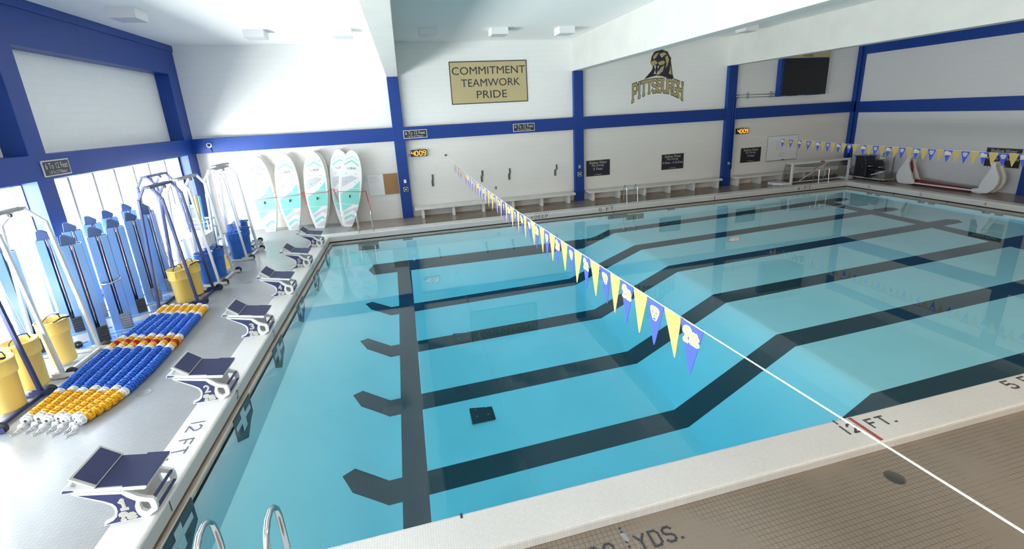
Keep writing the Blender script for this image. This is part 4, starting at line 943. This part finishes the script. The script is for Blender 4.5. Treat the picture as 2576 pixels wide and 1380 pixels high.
# ================================================================== hand rails at the ladders
def rail(label, x, y, dy, h, group, r=.019, far=.38, drop=.35):
    """one bent tube: post on the coping, over the top and down into the water on the pool side (dy = direction to the pool)"""
    t = thing('grab_rail', label, 'grab rail', (x, y, 0), 0, group)
    R = .13; pts = [(0,0,-.02),(0,.03*dy,h-R)]
    for k in range(1,10):
        a = PI*k/10; pts.append((0, dy*(.03+ (far/2)*(1-math.cos(a))), h-R+R*math.sin(a)))
    pts += [(0,dy*(.03+far),h-R),(0,dy*(.06+far),-.0),(0,dy*(.06+far),-drop)]
    b = MB(); b.tube(pts, r, 14); b.build('tube', M_steel, t)
    b = MB(); b.lathe([(r,.012),(r*2,.01),(r*2.1,0)], 18, (0,0,0)); b.build('escutcheon', M_steel, t)
    return t
for x, lab in ((1.03,'left'),(1.53,'right')):
    t = thing('grab_rail', '%s curved steel grab rail at the bottom edge of the view' % lab, 'grab rail', (x, -.16, ZD), 0, 'near ladder rails')
    pts = [(.16+.0+y, z-ZD) for y, z in [(-.16,ZD),(-.13,.25),(-.10,.5),(-.07,.64),(-.02,.74),(.06,.795),(.14,.805),(.21,.77),(.265,.70),(.29,.60),(.30,.45),(.30,0),(.32,-.02),(.36,-.2),(.42,-.4)]]
    b = MB(); b.tube([(0,y,z) for y, z in pts], .025, 16); b.build('tube', M_steel, t)
    b = MB(); b.lathe([(.025,.012),(.05,.01),(.053,0)], 18); b.build('escutcheon', M_steel, t)
rail('left steel grab rail beside the paddle boards', 1.01, 13.42, -1, .78, 'far ladder rails', .02, .22)
rail('right steel grab rail beside the paddle boards', 1.51, 13.42, -1, .78, 'far ladder rails', .02, .22)
rail('left steel grab rail in front of the middle bench', 11.64, 13.50, -1, .76, 'far ladder rails', .02, .26)
rail('right steel grab rail in front of the middle bench', 12.13, 13.50, -1, .76, 'far ladder rails', .02, .26)
rail('left steel grab rail in front of the polo goal', 21.27, 13.45, -1, .76, 'far ladder rails', .02, .26)
rail('right steel grab rail in front of the polo goal', 21.83, 13.45, -1, .76, 'far ladder rails', .02, .26)

# ================================================================== mosaic lettering and marks in the tile (parts of coping and floor)
def mark(name, m, fn, parent):
    b = MB(); fn(b); b.recalc = False; return b.build(name, m, bpy.data.objects[parent])
ZT_ = .0015
for k in range(6):
    mark('lane_number', M_inkred if k == 3 else M_ink, lambda b: strokes(b, str(k+1), (.0015, LANE[k]-.03, -.155), Y_, Z_, .12, wd=.16), 'trim_1')
for k, m in ((5,M_ink),(4,M_ink),(3,M_inkred),(2,M_ink),(1,M_ink)):
    mark('lane_number', m, lambda b: strokes(b, str(k+1), (PX1-.0015, LANE[k]+.04, -.155), -Y_, Z_, .12, wd=.11), 'trim_1')
mark('depth_lettering', M_inkpale, lambda b: strokes(b, '12 FT.', (-.325, 2.93, ZT_), -Y_, X_, .165, wd=.12, tile=.16, xs=1.15, gap=.3), 'trim_1')
mark('depth_lettering', M_ink, lambda b: strokes(b, '12 FT.', (7.755, .165, ZT_), X_, Y_, .135, wd=.17, tile=.19, xs=1.25, gap=.42), 'trim_1')
mark('depth_line', M_inkred, lambda b: [b.quad((7.985+(.0255 if c else 0),-.02+q*.0256,ZT_+.0004),(8.008+(.0255 if c else 0),-.02+q*.0256,ZT_+.0004),(8.008+(.0255 if c else 0),.003+q*.0256,ZT_+.0004),(7.985+(.0255 if c else 0),.003+q*.0256,ZT_+.0004)) for q in range(16) for c in (0,1)], 'trim_1')
mark('depth_line', M_ink, lambda b: (b.quad((7.765,.335,ZT_),(7.79,.335,ZT_),(7.79,.41,ZT_),(7.765,.41,ZT_)), b.quad((3.095,.355,ZT_),(3.12,.355,ZT_),(3.12,.415,ZT_),(3.095,.415,ZT_))), 'trim_1')
mark('depth_lettering', M_ink, lambda b: strokes(b, '5 FT.', (10.545, .20, ZT_), X_, Y_, .15, wd=.17, tile=.19, xs=1.25, gap=.42), 'trim_1')
mark('depth_lettering', M_ink, lambda b: strokes(b, '<DEEP', (7.45, PY1-.0015, -.15), X_, Z_, .115, wd=.14, xs=1.35, gap=.38), 'trim_1')
mark('depth_lettering', M_ink, lambda b: strokes(b, '5 FT.', (10.33, PY1-.0015, -.15), X_, Z_, .125, wd=.13, xs=1.5, gap=.42), 'trim_1')
mark('depth_lettering', M_ink, lambda b: strokes(b, '4 FT.', (20.05, PY1-.0015, -.15), X_, Z_, .125, wd=.13, xs=1.7, gap=.48), 'trim_1')
mark('depth_line', M_inkred, lambda b: b.quad((15.72,PY1-.0015,-.195),(15.75,PY1-.0015,-.195),(15.75,PY1-.0015,-.01),(15.72,PY1-.0015,-.01)), 'trim_1')
mark('depth_lettering', M_ink, lambda b: strokes(b, '5 FT.', (11.0, PY1+.26, ZT_), -X_, -Y_, .14, wd=.13, xs=1.3, gap=.4), 'trim_1')
mark('depth_lettering', M_ink, lambda b: strokes(b, 'DEEP', (8.25, PY1+.26, ZT_), -X_, -Y_, .14, wd=.13, xs=1.2, gap=.4), 'trim_1')
mark('depth_lettering', M_ink, lambda b: strokes(b, '1', (13.9, PY1+.26, ZT_), -X_, -Y_, .14, wd=.13), 'trim_1')
mark('distance_lettering', M_ink, lambda b: strokes(b, '20', (4.22, -.375, ZD+.0015), X_, Y_, .15, wd=.16, tile=.17, gap=.42), 'floor')
mark('distance_lettering', M_ink, lambda b: strokes(b, 'YDS.', (4.70, -.375, ZD+.0015), X_, Y_, .15, wd=.16, tile=.17, gap=.36), 'floor')
mark('distance_line', M_ink, lambda b: [b.quad((4.60,y,ZD+.0015),(4.623,y,ZD+.0015),(4.623,y+.022,ZD+.0015),(4.60,y+.022,ZD+.0015)) for y in (-.12,-.16,-.27,-.32)], 'floor')
mark('tape_patch', M_grey, lambda b: b.poly([(4.585,-.17,ZD+.002),(4.61,-.16,ZD+.002),(4.64,-.175,ZD+.002),(4.645,-.25,ZD+.002),(4.62,-.262,ZD+.002),(4.60,-.23,ZD+.002)]), 'floor')

# lane targets on the end wall under the blocks, recesses at the shallow end and along the far side
M_tgt = tiles('target_tile', (.016,.022,.030,1), (.07,.09,.11,1), .0254, .0018, .4, order='yzx'); M_tgtc = mat('target_cross', (.55,.62,.63,1), .5)
wp = bpy.data.objects['wall_pool']
for y in LANE:
    d = y-.135
    b = MB(); b.prism([(.075,d-.36,-.24),(.075,d+.36,-.24),(.075,d+.36,-.57),(.075,d+.215,-.64),(.075,d,-.80),(.075,d-.36,-.60)], (-.02,0,0)); o = b.build('target_tile', M_tgt, wp)
    b = MB(); b.recalc = False; x = .0775
    b.add([(x,d-.31,-.38),(x,d-.31,-.47),(x,d+.29,-.465),(x,d+.29,-.375)], [(0,1,2,3)]); x += .001; b.add([(x,d-.10,-.28),(x,d-.10,-.61),(x,d+.06,-.595),(x,d+.06,-.28)], [(0,1,2,3)]); b.build('cross', M_tgtc, o)
M_rec = mat('recess_tile', (.06,.09,.10,1), .5)
for y in LANE:
    for q in (-.30,.06):
        b = MB(); b.box(PX1-.09,PX1-.075,y-.5+q+.2,y-.5+q+.44,-.42,-.31); b.build('recess', M_rec, wp)
for x0, x1, z0, z1 in [(.95,1.65,-.62,-.36),(2.52,2.86,-.42,-.34),(10.7,11.55,-.50,-.36),(13.4,13.75,-.40,-.33),(17.5,18.2,-.40,-.33),(11.5,12.3,-.62,-.40)]:
    b = MB(); b.box(x0,x1,PY1-.09,PY1-.075,z0,z1); b.build('recess', M_rec, wp)
# black gutter plugs
for i, (x, y, lab) in enumerate([(10.95,PY1-.055,'small black gutter plug on the far side below 5 FT'),(PX1-.055,10.9,'small black gutter plug at the shallow end between 6 and 5'),(PX1-.055,8.93,'small black gutter plug at the shallow end between 5 and 4')]):
    b = MB(); b.sphere((x,y,-.225),.035,12,8,0,(1,1,.8)); tag(b.build('gutter_plug', M_black), lab, 'plug', 'gutter plugs')
# drain boxes on the pool floor
M_drainbox = mat('pool_drain_cover', (.020,.024,.032,1), .6)
for x, y, lab in [(3.95,5.02,'dark square drain cover on the pool floor, nearer camera'),(3.93,7.90,'dark square drain cover on the pool floor, farther away')]:
    z = zbot(x,y); t = thing('pool_drain', lab, 'drain cover', (x,y,z), 0, 'pool drain covers')
    b = MB(); b.box(-.25,.25,-.29,.29,-.02,.02); b.build('cover', M_drainbox, t, bevel=.01)
    for q in (-.12,.12):
        for s_ in (-.12,.12): b = MB(); b.disc((q,s_,.022),.018); b.build('screw', M_grey, t)
# deck drains
def drain(label, x, y, z, r, m):
    t = thing('floor_drain', label, 'drain', (x,y,z), 0, 'round floor drains')
    b = MB(); b.lathe([(r,0),(r,.004),(r*.9,.006),(r*.88,.003),(0,.003)], 32); b.build('grate', m, t)
    b = MB()
    for rr, n in ((.0,1),(.25,6),(.5,12),(.7,16)):
        for k in range(n): a = 2*PI*k/n; b.disc((r*rr*math.cos(a), r*rr*math.sin(a), .0045), r*.05, n=8)
    b.recalc = False; b.build('holes', M_black, t)
drain('round metal floor drain on the brown near deck', 7.72, -.395, ZD, .095, M_dkmetal)
drain('round floor drain beside the near end of the lane ropes', -1.42, 4.0, Z0, .115, M_grey)
drain('round floor drain between blocks four and five and the racks', -1.42, 8.96, Z0, .12, M_grey)

# ================================================================== water polo goal by the far wall
def net_mat(name, col, scale, wd):
    m, nt, b_ = newmat(name); tc = coords(nt)
    mp = N(nt, 'ShaderNodeMapping'); mp.inputs['Rotation'].default_value = (.78,.78,.6); mp.inputs['Scale'].default_value = (scale,)*3; nt.links.new(tc.outputs['Object'], mp.inputs[0])
    sp = N(nt, 'ShaderNodeSeparateXYZ'); nt.links.new(mp.outputs[0], sp.inputs[0]); outs = []
    for i in range(2):
        f = N(nt, 'ShaderNodeMath', operation='FRACT'); nt.links.new(sp.outputs[i], f.inputs[0])
        l = N(nt, 'ShaderNodeMath', operation='LESS_THAN'); nt.links.new(f.outputs[0], l.inputs[0]); l.inputs[1].default_value = wd; outs.append(l)
    mx = N(nt, 'ShaderNodeMath', operation='MAXIMUM'); nt.links.new(outs[0].outputs[0], mx.inputs[0]); nt.links.new(outs[1].outputs[0], mx.inputs[1])
    nt.links.new(mx.outputs[0], b_.inputs['Alpha']); b_.inputs['Base Color'].default_value = col; b_.inputs['Roughness'].default_value = .8
    return m
M_net = net_mat('goal_net', (.09,.075,.06,1), 24, .30); M_rednet = net_mat('red_net', (.20,.014,.022,1), 16, .62)
M_goalw = mat('goal_white', (.72,.73,.76,1), .35); M_foam = mat('float_foam', (.74,.72,.64,1), .5)
def sag_surface(b, A, B_, Cc, D, n, sag):
    A, B_, Cc, D = map(Vector, (A,B_,Cc,D)); vs = []; fs = []
    for i in range(n+1):
        for j in range(n+1):
            u, v = i/n, j/n; p = A.lerp(B_,u).lerp(D.lerp(Cc,u), v); p += Vector(sag)*(4*u*(1-u))*math.sin(PI*v); vs.append(p)
    for i in range(n):
        for j in range(n): fs.append((i*(n+1)+j,(i+1)*(n+1)+j,(i+1)*(n+1)+j+1,i*(n+1)+j+1))
    b.add(vs, fs, 0, True)
t = thing('water_polo_goal', 'white water polo goal frame with dark net by far wall', 'goal', (22.2, 13.93, ZD))
w = 1.66
b = MB(); b.bar((-w,0,0),(-w,0,1.02),.09,.09,up=(0,1,0)); b.build('post', M_goalw, t, bevel=.01)
b = MB(); b.bar((w,0,0),(w,0,1.02),.09,.09,up=(0,1,0)); b.build('post', M_goalw, t, bevel=.01)
b = MB(); b.bar((-w-.045,0,1.02),(w+.045,0,1.02),.09,.09); b.build('crossbar', M_goalw, t, bevel=.01)
b = MB(); b.box(-.12,.12,-.05,-.044,.99,1.05); b.build('badge', M_inkred, t)
for q in (-1,1):
    b = MB(); b.prism([(q*(w-.05),-.05,0),(q*(w-.02),.55,0),(q*(w+.25),.85,0),(q*(w+.62),.75,0),(q*(w+.68),.35,0),(q*(w+.40),.05,0)], (0,0,.13)); b.build('float', M_goalw, t, bevel=.03)
    b = MB(); b.tube([(q*w,.0,1.0),(q*w,.35,1.03),(q*(w+.02),.45,.98)], .016, 8); b.build('net_arm', M_goalw, t)
    b = MB(); sag_surface(b, (q*w,.04,.98),(q*w,.42,1.0),(q*(w-.03),.62,.12),(q*w,.04,.1), 6, (q*.05,0,0)); b.build('side_net', M_net, t)
b = MB(); sag_surface(b, (-w,.05,.98),(w,.05,.98),(w,.55,.62),(-w,.45,.85), 10, (0,.1,-.12)); b.build('top_net', M_net, t)
b = MB(); sag_surface(b, (-w,.40,.13),(w,.40,.13),(w,.66,.02),(-w,.66,.02), 8, (0,0,.05)); b.tube([(-w,.5,.13),(-w*.4,.52,.16),(w*.3,.5,.14),(w,.5,.13)],.05,8); b.build('gathered_net', M_net, t)
b = MB(); b.bar((-w,.3,.08),(w,.3,.08),.04,.04); b.bar((-.9,.3,.1),(.5,.05,.98),.03,.03); b.build('brace', M_goalw, t)

# collapsed goal with foam floats and red net along the right wall
t = thing('folded_polo_goal', 'white foam goal floats with red net along right wall', 'goal', (24.7, 10.6, ZD))
def foam(y0, s_):
    """one curved foam float standing on end; s_ = +1 bulges towards the far wall"""
    prof = [(0,.0),(.30,.02),(.40,.16),(.44,.38),(.37,.62),(.22,.90),(.12,1.15),(.05,1.28),(-.06,1.28),(-.02,1.12),(.02,.90),(-.06,.66),(-.16,.48),(-.22,.30),(-.30,.22),(-.32,.05)]
    for x0, w_ in ((-.06,.13),(.28,.13)):
        b = MB(); b.prism([(x0, y0+s_*p, z) for p, z in prof], (w_,0,0)); b.build('float', M_goalw if x0 < 0 else M_foam, t, bevel=.02)
    b = MB(); b.box(-.05,.40,y0+s_*.0-.06,y0+s_*.0+.06,1.20,1.31); b.build('float_clamp', M_foam, t, bevel=.02)
foam(1.22, 1); 
prof2 = [(0.28,.02),(.02,.0),(-.22,.06),(-.38,.22),(-.46,.45),(-.45,.70),(-.34,.95),(-.24,1.22),(-.14,1.22),(-.16,1.0),(-.05,.72),(.05,.45),(.10,.22),(.30,.16)]
for x0 in (-.06,.28):
    b = MB(); b.prism([(x0, -1.53+p, z) for p, z in prof2], (.13,0,0)); b.build('float', M_goalw if x0 < 0 else M_foam, t, bevel=.02)
b = MB(); b.box(-.05,.40,-1.81,-1.69,1.14,1.27); b.build('float_clamp', M_foam, t, bevel=.02)
b = MB(); b.bar((-.02,1.1,.10),(-.02,-1.35,.10),.06,.06); b.build('crossbar', M_goalw, t, bevel=.01)
b = MB(); sag_surface(b, (.02,1.2,.30),(.02,-1.3,.16),(.30,-1.3,.05),(.30,1.2,.12), 14, (-.08,0,-.10)); sag_surface(b, (.0,1.35,.05),(.30,1.30,.05),(.2,1.30,1.15),(.1,1.30,1.15), 6, (0,-.18,0)); sag_surface(b, (-.05,1.0,.02),(-.08,-1.3,.02),(.3,-1.3,.03),(.3,1.1,.03), 14, (0,0,.06)); b.build('net', M_rednet, t)

# ================================================================== pool lift with chair by the right wall
M_lift = mat('lift_navy', (.014,.017,.030,1), .45); M_liftg = mat('lift_grey', (.22,.22,.21,1), .4, .2)
t = thing('pool_lift', 'navy pool lift with padded chair beside the right wall', 'pool lift', (24.85, 13.45, ZD))
b = MB(); b.box(-.32,.36,-.75,.75,.05,.10); b.build('base_frame', M_goalw, t, bevel=.008)
for y in (-.65,.65): b = MB(); b.lathe([(.01,-.02),(.05,-.02),(.05,.02),(.01,.02)],14,(-.28,y,.05),'y'); b.build('caster', M_black, t)
b = MB(); b.prism([(-.30,.16,.10),(-.30,.74,.10),(-.30,.74,1.05),(-.30,.28,1.06),(-.30,.16,.66)], (.62,0,0)); cab_ = b.build('power_cabinet', M_lift, t, bevel=.02)
b = MB(); b.box(-.34,.36,.24,.78,1.06,1.10); b.build('cabinet_lid', M_lift, t, bevel=.01)
b = MB(); b.lathe([(.0,0),(.09,.001),(.11,.012),(.11,.02)],20,(-.325,.40,.60),'x'); o = b.build('cover_recess', M_black, t); o.scale = (1,.8,1.9); o.location = (0,.08,-.56)
b = MB(); b.box(-.26,.22,-.38,.10,.44,.53); b.build('seat', M_lift, t, bevel=.03)
b = MB(); b.prism([(-.02,-.42,.50),(-.02,.06,.50),(-.02,.06,.80),(-.02,-.04,.94),(-.02,-.32,.94),(-.02,-.42,.80)], (.09,0,0)); b.build('backrest', M_lift, t, bevel=.03)
for y in (-.40,.08): b = MB(); b.tube([(.05,y,.62),(-.22,y,.64),(-.26,y,.64)],.02,8); b.build('armrest', M_goalw, t)
b = MB(); b.tube([(-.26,-.1,.45),(-.36,-.1,.25),(-.42,-.1,.14)],.02,8); b.box(-.5,-.34,-.26,.06,.12,.15); b.build('footrest', M_lift, t)
b = MB(); b.tube([(.30,-.62,.1),(.30,-.62,1.22),(.30,-.12,1.24),(.30,-.12,.5)],.03,10); b.build('mast', M_liftg, t)
b = MB(); b.bar((.1,-.1,.48),(.2,-.55,.16),.07,.07); b.bar((.0,.1,.2),(.1,-.4,.40),.05,.05); b.build('lift_arm', M_goalw, t)
b = MB(); b.box(-.34,.2,-.78,-.46,.10,.36); b.build('counterweight', M_liftg, t, bevel=.01)
b = MB(); b.box(.1,.2,-.30,-.10,.98,1.06); b.build('headrest', M_goalw, t, bevel=.02)
